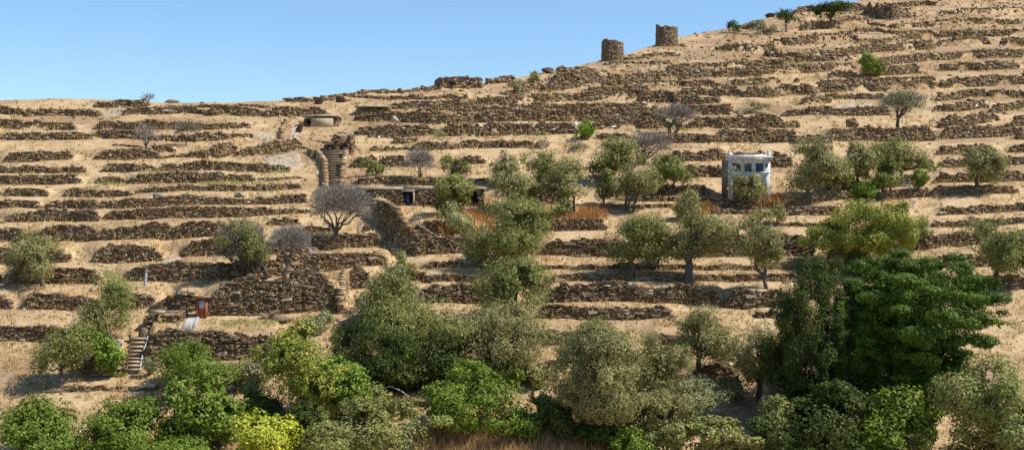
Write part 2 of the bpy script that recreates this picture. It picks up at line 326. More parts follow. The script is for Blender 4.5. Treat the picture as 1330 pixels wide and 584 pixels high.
def stone_wall(parent, P, H, mpp, big=0, shade=1.0, **kw):
    C, T, S = courses(P, H, mpp, **kw); org = np.array(parent.location)
    n = len(C); pick = np.zeros(n, bool)
    if big:
        cand = np.where(C[:, 2] > np.interp(C[:, 0], *((P[:, 0], P[:, 2]) if P[-1, 0] > P[0, 0] else (P[::-1, 0], P[::-1, 2])))-.05)[0]
        if len(cand): pick[rng.choice(cand, min(big, len(cand)), replace=False)] = True
    for j in np.where(pick)[0]:
        o = bpy.data.objects.new('stone', STONES[int(rng.integers(0, 10))]); COL.objects.link(o); o.parent = parent
        o.location = C[j]-org+np.array([0, -.05, 0]); o.rotation_euler = (0, rng.normal(0, .06), math.atan2(T[j, 1], T[j, 0]))
        o.scale = (max(S[j, 0], 10.5*mpp)*rng.uniform(.95, 1.25), S[j, 1], max(S[j, 2]*1.4, 3.6*mpp))
    k = ~pick; V, Fc = stone_geo(C[k], T[k], S[k]); tn = np.repeat(stone_tint(k.sum())*shade, 8, 0)
    o = mesh('stones', V, Fc, M['stone'], parent, tn, origin=org); o['kind'] = 'stuff'; return o

ORD = ['topmost', 'second', 'third', 'fourth', 'fifth', 'sixth', 'seventh', 'eighth', 'ninth', 'tenth']
def ordinal(k):
    if k < 10: return ORD[k]
    u = ['', 'first', 'second', 'third', 'fourth', 'fifth', 'sixth', 'seventh', 'eighth', 'ninth']
    if k+1 < 20: return ['eleventh', 'twelfth', 'thirteenth', 'fourteenth', 'fifteenth', 'sixteenth', 'seventeenth', 'eighteenth', 'nineteenth'][k-10]
    t = {2: 'twent', 3: 'thirt', 4: 'fort', 5: 'fift'}[(k+1)//10]
    return t+'ieth' if (k+1) % 10 == 0 else t+'y-'+u[(k+1) % 10]
def region(x, y):
    if x < 128: return 'at the far left edge'
    if x > 1207: return 'at the far right edge'
    if x < 265 and y < 420: return 'left of the stairways, outer part of slope'
    if x < 452 and y < 420: return 'immediately left of the stone stairways'
    if x < 640 and y < 200: return 'right of the upper stairway'
    if x < 640 and y < 420: return 'around the long slab-roofed storehouse'
    if y > 420: return 'low among the trees at the valley bottom'
    if x < 855 and y < 200: return 'directly below the left round tower'
    if x < 946 and y < 200: return 'directly below the right round tower'
    if y < 105: return 'high on the right slope near the skyline'
    if y < 200: return 'on the right slope above the white house'
    if x < 940: return 'among the olives left of the white house'
    return 'beside or below the white house'
WL = [q for q in WL if q['face']]; NPHOTO -= 1
regs = {}
for i, q in enumerate(WL):
    p = q['p']; mid = p[:, 0].mean(); q['r'] = region(mid, p[:, 1].mean()); regs.setdefault(q['r'], []).append(i)
for r, ii in regs.items():
    for k, i in enumerate(sorted(ii, key=lambda j: WL[j]['p'][:, 1].mean())): WL[i]['k'] = k
for i, q in enumerate(WL):
    p = q['p']; n = max(3, int((p[-1, 0]-p[0, 0])/6)); e_ = 5 if p[:, 1].mean() < 200 else 3; xs = np.linspace(p[0, 0]-e_, p[-1, 0]+e_, n)
    yb = np.interp(xs, p[:, 0], p[:, 1])+(noise2(xs*.05+i*3.1, 0*xs+i, 5)-.5)*1.2; hp = np.interp(xs, p[:, 0], p[:, 2])
    P = PB(xs, yb); mpp = P[:, 1].mean()/F; H = hp*P[:, 1]/F*(1.28 if p[:, 1].mean() < 260 else 1.18)
    root = empty('terrace_wall', P[n//2])
    ln = p[-1, 0]-p[0, 0]; size = ('long' if ln > 110 else 'short' if ln < 45 else 'brown')+(' tall' if p[:, 2].mean() > 15 else '' if p[:, 2].mean() > 6 else ' low')
    k = q['k']; pos = ordinal(k)+('' if k == 0 else ' from top')
    tag(root, f"{size} dry stone wall, {pos}, {q['r']}".replace('  ', ' ').strip(), 'stone wall', 'dry stone terrace walls on the hillside', 'thing')
    stone_wall(root, P, H, mpp, big=(int(ln/9) if p[:, 1].mean() > 325 and i < NPHOTO else 0), rag=q['rag']*.55, seed=i)

# ------------------------------------------------------------------ architecture
def boxes(name, bl, mat, parent, jit=0.0):
    """bl: list of (x0,x1,y0,y1,z0,z1) in the parent's frame, one part"""
    V = []; Fc = []
    for i, b in enumerate(bl):
        v = np.array([(b[0], b[2], b[4]), (b[1], b[2], b[4]), (b[1], b[3], b[4]), (b[0], b[3], b[4]), (b[0], b[2], b[5]), (b[1], b[2], b[5]), (b[1], b[3], b[5]), (b[0], b[3], b[5])], float)
        V.append(v+rng.uniform(-jit, jit, v.shape)); Fc.append(BOXF+8*i)
    return mesh(name, np.concatenate(V), np.concatenate(Fc), mat, parent)
def quad_wall(parent, pts, H, mpp, **kw):
    P = np.array(pts, float); n = max(4, int(np.linalg.norm(np.diff(P[:, :2], axis=0), axis=1).sum()/.6))
    S = np.concatenate([[0], np.cumsum(np.linalg.norm(np.diff(P[:, :2], axis=0), axis=1))]); q = np.linspace(0, S[-1], n)
    PP = np.stack([np.interp(q, S, P[:, k]) for k in range(3)], -1); HH = np.interp(q, S, H) if np.ndim(H) else np.full(n, H)
    kw.setdefault('rag', .05); kw.setdefault('taper', False)
    return stone_wall(parent, PP, HH, mpp, **kw)

# ruined windmill towers
def tower(cx, yb, wpx, hpx, label):
    c = PB(cx, yb); c[2] -= .2; m = c[1]/F; R = wpx/2*m; H = hpx*m
    root = empty('windmill_tower', c); tag(root, label, 'tower', 'ruined round stone towers on the ridge')
    C = []; T = []; S = []; z = -.9; hm = max(.2, 1.7*m)
    th = .6
    while z < H*1.06:
        n = int(2*math.pi*R/(4.0*m)); a = (np.arange(n)+rng.uniform(0, 1)+rng.uniform(-.25, .25, n))/n*2*math.pi; hc = hm*rng.uniform(.85, 1.2)
        top = H*(.95+.07*np.sin(a+cx)+.16*(noise2(a*2.2+cx, 0*a+cx, 3)-.5)); top = np.where(np.abs((a-cx) % 6.28-4.4) < .28, top*.9, top); k = z+hc*.5 < top; a = a[k]; r = R*(1.02-.05*max(z, 0)/H)
        C.append(np.stack([c[0]+(r-th/2)*np.cos(a), c[1]+(r-th/2)*np.sin(a), np.full(len(a), c[2]+z+hc/2)], -1)+rng.normal(0, .025, (len(a), 3)))
        T.append(np.stack([np.sin(a), -np.cos(a), 0*a], -1)); S.append(np.stack([4.3*m*rng.uniform(.75, 1.25, len(a)), np.full(len(a), th), np.full(len(a), hc*1.08)], -1)); z += hc*.95
    V, Fc = stone_geo(np.concatenate(C), np.concatenate(T), np.concatenate(S), .13)
    o = mesh('stones', V, Fc, M['stone'], root, np.repeat(stone_tint(len(V)//8)*.45+np.array((.10, .073, .046)), 8, 0), origin=c); o['kind'] = 'stuff'
    # solid lining behind the facing stones
    n = 40; a = np.linspace(0, 2*math.pi, n, endpoint=False); lv = []; 
    for rr, z in ((R*.97-.1, -1.), (R*.93-.1, H*.84), (R*.93-.5, H*.84), (R*.97-.5, -1.)): lv += [(rr*math.cos(t), rr*math.sin(t), z) for t in a]
    lf = [(k*n+i, k*n+(i+1) % n, (k+1)*n+(i+1) % n, (k+1)*n+i) for k in range(3) for i in range(n)]
    mesh('core', lv, lf, M['rubble'], root)
    cap = []
tower(795.5, 78, 28.5, 26, 'left and lower of two ruined round stone towers on the ridge')
tower(866, 58.5, 28.5, 26, 'right and higher of two ruined round stone towers on the ridge')

# roofless stone hut on the skyline
c = PB(571, 115.5); m = c[1]/F; root = empty('ruined_hut', c); tag(root, 'low roofless stone hut on the skyline left of the towers', 'hut')
A = c+np.array([0, 0, -.3]); B = PB(626, 111)+np.array([0, 0, -.3]); B[1] = A[1]+1.0; B[0] = (626-665)/F*B[1]; B[2] = A[2]+.5
Cc = A+np.array([-1.2, 5.0, .4])
quad_wall(root, [A, B], [16*m+.3, 13.5*m+.3], m, rag=.02, shade=1.1); quad_wall(root, [Cc, A], [15.5*m, 16*m+.3], m, rag=.02)
quad_wall(root, [B, B+np.array([-1.0, 5, .3])], 12*m, m, rag=.1); quad_wall(root, [B+np.array([-1., 5, .3]), Cc], 12*m, m, rag=.1)
boxes('painted_window_dark', [(1.9, 2.7, -.2, .5, 6.5*m, 11*m)], M['dark'], root)  # solid near-black block, its colour stands for the shade in an opening
c = PB(633, 110); m = c[1]/F; root = empty('ruined_wall', c); tag(root, 'straight ruined wall on the skyline right of the roofless hut', 'stone wall', kind='thing')
quad_wall(root, [PB(632, 109.5), PB(668, 106.5)], 8.5*m, m, rag=.2)

# white house front
def house():
    c = at(973, 261); c[2] -= .25; s = c[1]/F; root = empty('white_house', c)
    tag(root, 'small ruined whitewashed house with three blue windows among the olives', 'house')
    X = lambda px: (px-973)*s; Zp = lambda py: (262.5-py)*s; d = .5
    wx = [(951.5, 962), (967, 976.5), (981.5, 991.5)]; z0, z1 = Zp(221.5), Zp(210.5)
    fw = [(X(946.5), X(951.5), 0, d, -.6, Zp(203.6)), (X(962), X(967), 0, d, z0, z1), (X(976.5), X(981.5), 0, d, z0, z1), (X(991.5), X(1000.5), 0, d, -.6, Zp(203.6)),
          (X(951.5), X(991.5), .003, d-.003, z1, Zp(203.6)), (X(951.5), X(991.5), .003, d-.003, Zp(232), z0)]
    boxes('front_wall', fw, M['plaster'], root, .012)
    boxes('bare_stonework', [(X(951.5), X(991.5), .03, d, -.6, Zp(232))], M['rubble'], root, .02)
    boxes('side_wall', [(X(997), X(1000.4), d, 4.6, -.4, Zp(203.6))], M['plaster'], root, .01); boxes('side_wall', [(X(946.6), X(950), d, 4.6, -.4, Zp(203.6))], M['rubble'], root, .01)
    boxes('back_wall', [(X(950), X(997), 4.1, 4.58, .2, Zp(203))], M['rubble'], root, .02)
    boxes('cornice', [(X(944), X(1002.5), -.3, d-.02, Zp(206), Zp(203.3))], M['plaster'], root, .01)
    boxes('cornice_ledge', [(X(943.5), X(1003), -.42, d-.04, Zp(203.3)+.003, Zp(201.6))], M['plaster'], root, .01)
    boxes('parapet', [(X(948.5), X(998.5), 0, .32, Zp(201.6), Zp(199.0))], M['plaster'], root, .02)
    for a, b in ((945.5, 950.5), (996, 1001.5)): boxes('parapet_post', [(X(a), X(b), -.03, .42, Zp(201.6), Zp(197)), (X(a)+.09, X(b)-.09, .04, .36, Zp(197), Zp(193.5))], M['plaster'], root, .02)
    boxes('roof', [(X(950.2), X(996.8), d+.01, 4.08, Zp(203.6)-.25, Zp(203.6)-.05)], M['ground'], root, .02)
    boxes('window_sill', [(X(979), X(999.6), -.16, .05, Zp(223), Zp(221.6))], M['plaster'], root, .01)
    for a, b in wx:
        f = boxes('window', [(X(a)+.01, X(a)+.09, .12, .22, z0, z1), (X(b)-.09, X(b)-.01, .12, .22, z0, z1), (X(a)+.09, X(b)-.09, .12, .22, z1-.08, z1), (X(a)+.09, X(b)-.09, .12, .22, z0, z0+.07), (X((a+b)/2)-.03, X((a+b)/2)+.03, .125, .215, z0+.07, z1-.08)], M['shutter'], root)
        boxes('pane', [(X(a)+.09, X((a+b)/2)-.03, .16, .19, z0+.07, z1-.08), (X((a+b)/2)+.03, X(b)-.09, .16, .19, z0+.07, z1-.08)], M['shutter'], f)
    boxes('vent', [(X(994), X(997.5), -.03, .05, Zp(215), Zp(211))], M['rubble'], root)
    a = np.linspace(0, 1, 8)
    quad_wall(root, [c+np.array([X(953), .35, Zp(202)]), c+np.array([X(994), .35, Zp(202)])], 7.5*s, s, rag=.4, taper=True, base=-.1)
house()

# long storehouse with a slab roof, cut into the terrace
def storehouse():
    c = PB(545, 268); s = c[1]/F; root = empty('storehouse', c); tag(root, 'long low stone storehouse with pale flat slab roof and blue door', 'storehouse')
    X = lambda px: (px-545)*s; h = 21.5*s; z0 = c[2]-.2
    def seg(a, b, hh=h): 
        quad_wall(root, [(c[0]+X(a), c[1], z0), (c[0]+X(b), c[1]+.02, z0)], hh*1.1, s)
    seg(474, 523); seg(538, 609); seg(621, 628)
    roof = []
    boxes('roof_slab', [(X(460), X(524), -.06, 4.4, h-.05, h+.22)], M['slab'], root, .05); boxes('roof_slab', [(X(524.3), X(596), -.05, 4.4, h+.02, h+.27)], M['slab'], root, .04); boxes('roof_slab', [(X(596.4), X(631), -.06, 4.4, h+.0, h+.25)], M['slab'], root, .04)
    boxes('back_wall', [(X(474), X(628), 3.6, 4.2, -.3, h-.06)], M['rubble'], root)
    for a in (475, 541, 606, 624): boxes('cross_wall', [(X(a), X(a+4), .7, 3.58, -.3, h-.06)], M['rubble'], root)
    boxes('door', [(X(526), X(532), .55, .6, -.1, h*.75)], M['shutter'], root); boxes('lintel', [(X(522), X(539), -.12, .3, h*.86, h-.07)], M['slab'], root)
    boxes('door_jamb', [(X(536.3), X(538.6), -.1, .4, -.2, h*.85)], M['stair'], root)
storehouse()

# stone stairways, each step its own stone
def stairs(x0, y0, x1, y1, w0, w1, n, label, mat=None, lift=.2):
    root = empty('stone_stairway', PB(x0, y0)); tag(root, label, 'stairway'); org = np.array(root.location)
    for i in range(n):
        t = (i+.5)/n; p = PB(x0+(x1-x0)*t, y0+(y1-y0)*t); p2 = PB(x0+(x1-x0)*(t+1/n), y0+(y1-y0)*(t+1/n)); s = p[1]/F; wd = (w0+(w1-w0)*t)*s; run = p2[1]-p[1]; p[2] = max(p[2], min(GZAT(p[0], p[1]), p[2]+.3))
        q = p-org; rz = max(.1, p2[2]-p[2])
        ncut = rng.integers(1, 3); cuts = [0, 1] if ncut == 1 else [0, rng.uniform(.35, .65), 1]
        bl = [(q[0]-wd/2+a*wd+.01, q[0]-wd/2+b*wd-.01, q[1]-.05, q[1]+run+.12, q[2]-.4, q[2]+lift+rz*.5+rng.uniform(-.02, .02)) for a, b in zip(cuts[:-1], cuts[1:])]
        st = boxes('step', bl, M['stair'], root, .02); zt = max(b[5] for b in bl)
        boxes('nosing', [(q[0]-wd/2-.04, q[0]+wd/2+.04, q[1]-.24, q[1]+run*.8, zt+.004, zt+.085)], M['stair'], st, .02)
    return root
stairs(433, 243, 432, 199, 22, 24, 14, 'upper stone stairway climbing straight between two rubble parapets')
stairs(171, 491, 181, 444, 22, 19, 9, 'small stone stairway with worn steps in the lower left corner')
stairs(520, 335, 489, 283, 17, 13, 12, 'diagonal stone stairway beside the dark shaded wall')
def free_wall(pts, hp, label, name='parapet_wall', rag=.2, tint=None, depth=.6):
    P = np.array([PB(a, b) for a, b in pts]); s = P[:, 1].mean()/F; root = empty(name, P[0]); tag(root, label, 'stone wall', kind='thing')
    quad_wall(root, P, np.array(hp)*P[:, 1]/F, s, rag=rag, taper=False, depth=depth, shade=1.75); return root
free_wall([(399, 198), (411, 205), (419, 216), (420, 246)], [7, 9, 10, 8], 'curved pale stone parapet left of the upper stairway')
free_wall([(446, 244), (449, 225), (452, 203)], [9, 12, 10], 'rough stone parapet right of the upper stairway', rag=.4)
free_wall([(368, 183), (368, 172), (374, 160), (384, 154)], [5, 5, 5, 4], 'low curved row of pale stones beside the upper path', rag=.3)
# tall wall beside the diagonal stairs: its shaded face looks left
P = np.array([PB(484, 281), PB(497, 298), PB(510, 315), PB(521, 328), PB(538, 333)]); PH = np.array([20, 36, 44, 41, 33]); s = P[:, 1].mean()/F
root = empty('retaining_wall', P[0]); tag(root, 'tall shaded retaining wall beside the diagonal stone stairway', 'stone wall', kind='thing')
quad_wall(root, P, PH*P[:, 1]/F, s, rag=.06, depth=.7)
quad_wall(root, [P[-1]+np.array([.1, -.1, -.2]), P[-1]+np.array([2.9, .4, -.1])], 31*s, s, rag=.1)
boxes('capstone', [((478-485)*s, (500-485)*s, -.1, 1.0, 22.5*s, 22.5*s+.16)], M['slab'], root, .04)
free_wall([(446, 408), (450, 388), (455, 372)], [28, 30, 22], 'narrow wall end jutting towards the viewer, right of the tall terrace wall', rag=.15)

# stone huts near the upper stairway
def hut(x0, x1, yb, h, dep, label, opening=None, roof=True, name='stone_hut'):
    c = PB((x0+x1)/2, yb); c[2] = max(c[2], GZAT(c[0], c[1])-.1); s = c[1]/F; root = empty(name, c); tag(root, label, 'hut'); X = lambda p: (p-(x0+x1)/2)*s; H = h*s; z0 = c[2]-.15
    segs = [(x0, x1)] if not opening else [(x0, opening[0]), (opening[1], x1)]
    for a, b in segs:
        if b-a > .5: quad_wall(root, [(c[0]+X(a), c[1], z0), (c[0]+X(b), c[1]+.02, z0)], H, s, rag=.06, depth=.5)
    quad_wall(root, [(c[0]+X(x0), c[1]+dep, z0+.3), (c[0]+X(x0), c[1]+.5, z0)], H, s, rag=.08, depth=.5); quad_wall(root, [(c[0]+X(x1), c[1]+.5, z0), (c[0]+X(x1), c[1]+dep, z0+.3)], H, s, rag=.08, depth=.5)
    boxes('back_wall', [(X(x0)+.1, X(x1)-.1, dep, dep+.5, -.4, H)], M['rubble'], root)
    if opening: boxes('lintel', [(X(opening[0])-.25, X(opening[1])+.25, -.1, .5, H-.02, H+.16)], M['slab'], root, .02)
    if roof: boxes('roof_slab', [(X(x0)-.25, X(x1)+.25, -.3, dep+.3, H+.165, H+.36)], M['slab' if roof is True else roof], root, .05)
    return root
hut(431, 456, 200, 27, 4, 'ruined stone hut with dark doorway at top of the upper stairway', (440.5, 452), roof=False)
hut(420, 431, 200, 13, 3, 'small dark lean-to shelter left of the ruined stair-top hut', (422.5, 430.5), roof='rubble', name='lean_to')
h_ = hut(394, 438, 165, 12, 4, 'low pale flat-roofed stone shelter above the upper stairway', (397, 404)); m_ = h_.location[1]/F
boxes('plastered_front', [((404.5-416)*m_, (433-416)*m_, -.3, -.12, -.1, 10.5*m_)], M['stair'], h_, .04)
hut(463, 504, 149, 8, 3.5, 'flat slab-roofed hut right of the upper shelters near the skyline', None)
hut(512, 541, 187, 10, 3, 'small roofless walled pen right of the stair-top hut', None, roof=False, name='stone_pen')
hut(189, 231, 431, 14, 3.0, 'low stone pen with dark gap below the brown door', (203, 209), roof=False, name='stone_pen')

# brown door in the tall wall
c = PB(263, 414); c[2] = max(c[2], GZAT(c[0], c[1]-.4)-.05); s = c[1]/F; root = empty('brown_door', c); c2 = root.location; tag(root, 'rusty brown narrow door with grey pane set in terrace wall', 'door', kind='thing')
h = 27*s; wd = 6.2*s
boxes('panel', [(-wd+.12, wd-.12, -.32, -.24, .0, h-.1)], M['door'], root, .004)
boxes('door_frame', [(-wd, -wd+.115, -.4, .3, -.1, h), (wd-.115, wd, -.4, .3, -.1, h), (-wd+.115, wd-.115, -.39, .3, h-.1, h)], M['door'], root, .004)
boxes('pane', [(-.22, .3, -.34, -.325, h*.5, h*.86)], M['glass'], root)
boxes('lintel', [(-10.5*s, 11.5*s, -.55, .5, h+.003, h+.15)], M['rubble'], root, .03)
for k in range(2): boxes('step', [(-wd*(1.2+.3*k), wd*(1.3+.3*k), -.5-.35*(k+1), -.5-.35*k, -.5, -.02-.2*k)], M['stair'], root, .03)
# grey planks leaning on the pen
for k in range(7):
    a = at(234+k*2.6, 433-.3*k); s = a[1]/F
    root = mesh('plank', *(lambda v: (v, BOXF))(np.array([(x, y, z) for (x, y, z) in [(-.09, -.25, -.1), (.09, -.25, -.1), (.09, -.2, -.1), (-.09, -.2, -.1), (.25, .55, 19*s), (.43, .55, 19*s), (.43, .6, 19*s), (.25, .6, 19*s)]])+rng.uniform(-.04, .04, (8, 3))), M['plank']); root.location = a
    tag(root, ['leftmost', 'second', 'third', 'fourth', 'fifth', 'sixth', 'rightmost'][k]+(' from left' if 0 < k < 6 else '')+' of the grey boards leaning beside the stone pen', 'plank', 'grey boards leaning on the stone pen')

# ------------------------------------------------------------------ bare rock, path, boulders, loose stones
def patch(name, poly, mat, label=None, cat=None, kind=None, lift=.1, step=3.0):
    poly = np.array(poly, float); c = poly.mean(0); nrad, nang = 7, 36; an = np.linspace(0, 2*math.pi, nang, endpoint=False)
    d = np.diff(np.vstack([poly, poly[:1]]), axis=0); per = np.concatenate([[0], np.cumsum(np.linalg.norm(d, axis=1))]); q = np.linspace(0, per[-1], nang, endpoint=False)
    cl = np.vstack([poly, poly[:1]]); edge = np.stack([np.interp(q, per, cl[:, k]) for k in (0, 1)], -1); edge = c+(edge-c)*(1+rng.uniform(-.09, .09, (nang, 1)))
    V = []
    for k in range(nrad+1):
        t = (k+.001)/nrad; pp = c+(edge-c)*t; w3 = AT(pp[:, 0], pp[:, 1]); w3[:, 2] += lift*(1 if k < nrad else -2.0)+(noise2(w3[:, 0]*1.3, w3[:, 1]*1.3, 2)-.5)*lift*1.2; V.append(w3)
    V = np.concatenate(V); fs = [(k*nang+i, k*nang+(i+1) % nang, (k+1)*nang+(i+1) % nang, (k+1)*nang+i) for k in range(nrad) for i in range(nang)]
    o = mesh(name, V, fs, mat, smooth=True, origin=V[0]); tag(o, label, cat, kind=kind); return o
patch('bedrock_slab', [(333, 206), (350, 202), (378, 198), (392, 199), (396, 214), (392, 221), (372, 221), (350, 213)], M['bedrock'], 'broad pale bare rock slab left of the upper stairway', 'rock')
patch('bedrock_slab', [(326, 176), (345, 170), (360, 176), (352, 184), (330, 182)], M['bedrock'], 'pale bare rock patch left of the upper path', 'rock')
patch('footpath', [(374, 184), (376, 168), (385, 156), (394, 158), (388, 170), (391, 184), (388, 192)], M['path'], kind='structure', lift=.06)
patch('bedrock_slab', [(1075, 142), (1100, 131), (1135, 134), (1130, 141), (1095, 142)], M['bedrock'], 'pale bare rock band on right slope left of tamarisk tree', 'rock')
patch('bedrock_slab', [(205, 341), (232, 331), (243, 345), (238, 352), (212, 352)], M['bedrock'], 'pale broken rock between two terrace walls left of grey-green tree', 'rock')
patch('bedrock_slab', [(398, 322), (412, 320), (414, 328), (402, 330)], M['bedrock'], 'small pale flat rock at left end of wall below grey tree', 'rock')
patch('bedrock_slab', [(128, 143), (165, 142), (162, 150), (135, 152)], M['bedrock'], 'pale scattered rock near the skyline at far left', 'rock')

def ico(sub=2):
    import bmesh
    bm = bmesh.new(); bmesh.ops.create_icosphere(bm, subdivisions=sub, radius=1); v = np.array([x.co[:] for x in bm.verts]); f = np.array([[y.index for y in x.verts] for x in bm.faces]); bm.free(); return v, f
IV, IF = ico(2)
RPAL = dict(dark=(.085, .062, .042), brown=(.19, .135, .085), grey=(.30, .27, .23), pale=(.42, .37, .30))
def rock(x, yb, wpx, hpx, col, label, name='boulder', grp='loose boulders on the hillside'):
    c = at(x, yb); s = c[1]/F; sd_ = rng.uniform(0, 30, 3)
    v = IV*(.95+.35*noise3(IV*2.1+sd_))[:, None]
    for _ in range(16):
        a_ = unit(rng.normal(0, 1, 3)*np.array([1, 1, .8])); dd_ = v@a_; v = v-np.outer(np.maximum(dd_-rng.uniform(.34, .66), 0), a_)
    v = v*1.5; v = v*np.array([wpx/2*s*1.15, min(wpx, hpx*1.6)/2*s*1.1, hpx*s*.62]); v[:, 2] += hpx*s*.38
    t = np.array(RPAL[col])*(.75+.5*noise3(IV*2.5+sd_+4))[:, None]
    o = mesh(name, v, IF, M['stone'], tint=t); o.location = c; tag(o, label, 'rock', grp)
for a in [
 (416,135,12,8,'dark','dark boulder on the skyline, left of the pair above the upper shelters'), (444,133,16,8,'dark','dark boulder on the skyline, right of the pair above the upper shelters'),
 (390,172,8,13,'dark','dark upright rock beside the upper footpath'), (225,132,16,4,'brown','flat rock on the far left skyline'), (378,131,18,5,'brown','rough rock on the skyline above the upper footpath'),
 (513,159,9,9,'pale','pale upright block in the wall right of the upper huts'), (518,170,7,6,'pale','pale round stone above the stair-top pen'),
 (1034,107,8,7,'dark','small round dark rock alone on the upper right slope'), (1108,165,16,11,'brown','round brown rock mound on grass left of tamarisk tree'),
 (702,192,24,12,'brown','brown rubble mound left of the bright green fig'), (170,443,8,13,'brown','upright brown rock at head of the lower left stairs'), (185,440,14,11,'brown','brown block right of the upright brown rock by lower stairs'),
 (153,448,12,10,'grey','pale grey block left of the lower left stairs'), (200,441,11,8,'grey','small grey block below the stone pen'), (345,413,12,8,'brown','brown block at foot of tall wall right of brown door'),
 (362,416,28,9,'brown','heap of blocks at foot of tall wall, right side'), (696,97,10,7,'grey','left grey rock of three on skyline left of the towers'), (712,95,14,8,'dark','middle dark rock of three on skyline left of the towers'), (728,92,12,7,'brown','right brown rock of three on skyline left of the towers'),
 (984,30,12,5,'dark','flat dark rock on the right skyline, lower one'), (1002,22,14,6,'dark','flat dark rock on the right skyline, middle one'), (1048,14,20,6,'dark','flat dark rock on the right skyline beside the crest tree'),
 (998,73,9,8,'dark','dark rock where two walls meet on upper right slope'), (210,259,22,7,'grey','large pale boulder on a left terrace, leftmost of three'), (245,259,14,8,'grey','large pale boulder on a left terrace, middle of three'), (312,256,14,8,'grey','large pale boulder on a left terrace, rightmost of three'),
 (475,300,9,12,'dark','dark upright rock left of the diagonal stairway'), (560,327,20,5,'grey','flat grey stone near foot of the shaded wall'), (1117,404,7,6,'pale','pale stone hidden near the juniper'), (560,525,14,8,'pale','pale block on the low ledge at the valley bottom'),
 (1195,500,22,10,'pale','pale rock right of the dense green tree'), (695,545,14,8,'pale','pale rock between green bush and big olive at the bottom'), (396,562,16,9,'grey','grey rock between yellow and olive-green bushes, lower one'), (404,548,14,8,'brown','brown rock between yellow and olive-green bushes, upper one'), (205,477,10,5,'pale','white stone right of the lower left stairs')]: rock(*a)

n = 2600; px = rng.uniform(-100, 1440, n); py = SKY(px)+rng.random(n)**1.4*(520-SKY(px))
px2 = rng.uniform(480, 1330, 2800); py2 = SKY(px2)+2+rng.random(2800)*75; px = np.concatenate([px, px2]); py = np.concatenate([py, py2])
c = AT(px, py); s = c[:, 1]/F; an = rng.uniform(0, math.pi, len(c)); sz = s*rng.lognormal(.15, .45, len(c))
S = np.stack([sz*1.6, sz*1.2, sz*.9], -1); c[:, 2] += sz*.2
V, Fc = stone_geo(c, np.stack([np.cos(an), np.sin(an), 0*an], -1), S, .3)
o = mesh('loose_stones', V, Fc, M['stone'], tint=np.repeat(stone_tint(len(c))*1.2, 8, 0)); tag(o, 'small loose stones scattered over the dry terraces', 'stones', kind='stuff')

# ------------------------------------------------------------------ dry grass
def tufts(name, px, py, hpx, pal, blades, label, spread=1.6, wpx=.55):
    c = AT(px, py); n = len(c); s = c[:, 1]/F; B = blades
    b = np.repeat(c, B, 0); sb = np.repeat(s, B); m = n*B
    b[:, 0] += rng.normal(0, spread, m)*sb; b[:, 1] += rng.normal(0, spread, m)*sb*2
    h = hpx*sb*rng.lognormal(-.1, .35, m); a = rng.uniform(0, 2*math.pi, m); lean = rng.normal(0, .38, (m, 2))*h[:, None]
    wd = wpx*sb*rng.uniform(.7, 1.4, m); t = np.stack([np.cos(a)*wd, np.sin(a)*wd, 0*a], -1)
    tip = b+np.stack([lean[:, 0], lean[:, 1], h], -1); b[:, 2] -= .05
    V = np.stack([b-t, b+t, tip], 1).reshape(-1, 3); col = np.array(pal)[rng.integers(0, len(pal), n)]*rng.uniform(.8, 1.2, (n, 1))
    o = mesh(name, V, np.arange(m*3).reshape(-1, 3), M['grass'], tint=np.repeat(col, B*3, 0)); tag(o, label, 'grass', kind='stuff')
SCRUB = [(.20, .16, .09), (.26, .21, .12), (.17, .16, .08), (.3, .22, .12)]
n = 3000; px = rng.uniform(-120, 1450, n); py = SKY(px)+3+rng.random(n)**1.2*(540-SKY(px)); k = noise2(px*.02+40, py*.06, 7) > .45
tufts('low_scrub', px[k], py[k], 2.2, SCRUB, 10, 'low brown cushion scrub dotted over the terraces', 1.3, .7)
STRAW = [(.50, .34, .155), (.58, .41, .20), (.44, .28, .12), (.62, .47, .25), (.36, .22, .10), (.28, .19, .09)]
n = 38000; px = rng.uniform(-120, 1450, n); py = SKY(px)+3+rng.random(n)**.85*(590-SKY(px)); k = noise2(px*.03, py*.08, 6) > .3
tufts('dry_grass', px[k], py[k], 4.0, STRAW, 5, 'pale dry straw grass covering the terrace treads')
n = 5200; px = rng.uniform(540, 900, n); py = rng.uniform(545, 600, n); k = (py > 556+.10*np.abs(px-650)) & (px < 780)
tufts('tall_dry_grass', px[k], py[k], 15, [(.50, .33, .17), (.46, .27, .14), (.58, .42, .22), (.36, .2, .11)], 6, 'tall tawny dry grass at the bottom edge of the valley', 3)
pw = [(300, 420, 40, 5), (360, 418, 30, 4), (440, 318, 14, 3), (290, 238, 30, 3), (520, 232, 20, 3), (540, 214, 14, 4), (420, 215, 8, 5), (365, 222, 10, 3), (140, 238, 14, 3), (880, 168, 8, 2), (1040, 84, 20, 2), (700, 175, 10, 3), (660, 580, 40, 5), (720, 575, 30, 6), (1110, 335, 20, 3), (215, 225, 15, 2), (500, 195, 12, 2)]
px = np.concatenate([rng.normal(a, c_, int(5*c_)) for a, b_, c_, d_ in pw]); py = np.concatenate([rng.normal(b_, d_*.6, int(5*c_)) for a, b_, c_, d_ in pw])
tufts('green_weeds', px, py, 2.6, [(.34, .32, .12), (.40, .36, .15), (.27, .28, .09)], 5, 'low yellow-green weeds at the foot of the walls')
px = np.concatenate([rng.normal(a, c_, 260) for a, b_, c_ in ((620, 283, 22), (735, 282, 22), (905, 272, 14), (770, 278, 8), (1005, 262, 8), (590, 300, 26))]); py = np.concatenate([rng.normal(b_, 4, 260) for a, b_, c_ in ((620, 283, 22), (735, 282, 22), (905, 272, 14), (770, 278, 8), (1005, 262, 8), (590, 300, 26))])
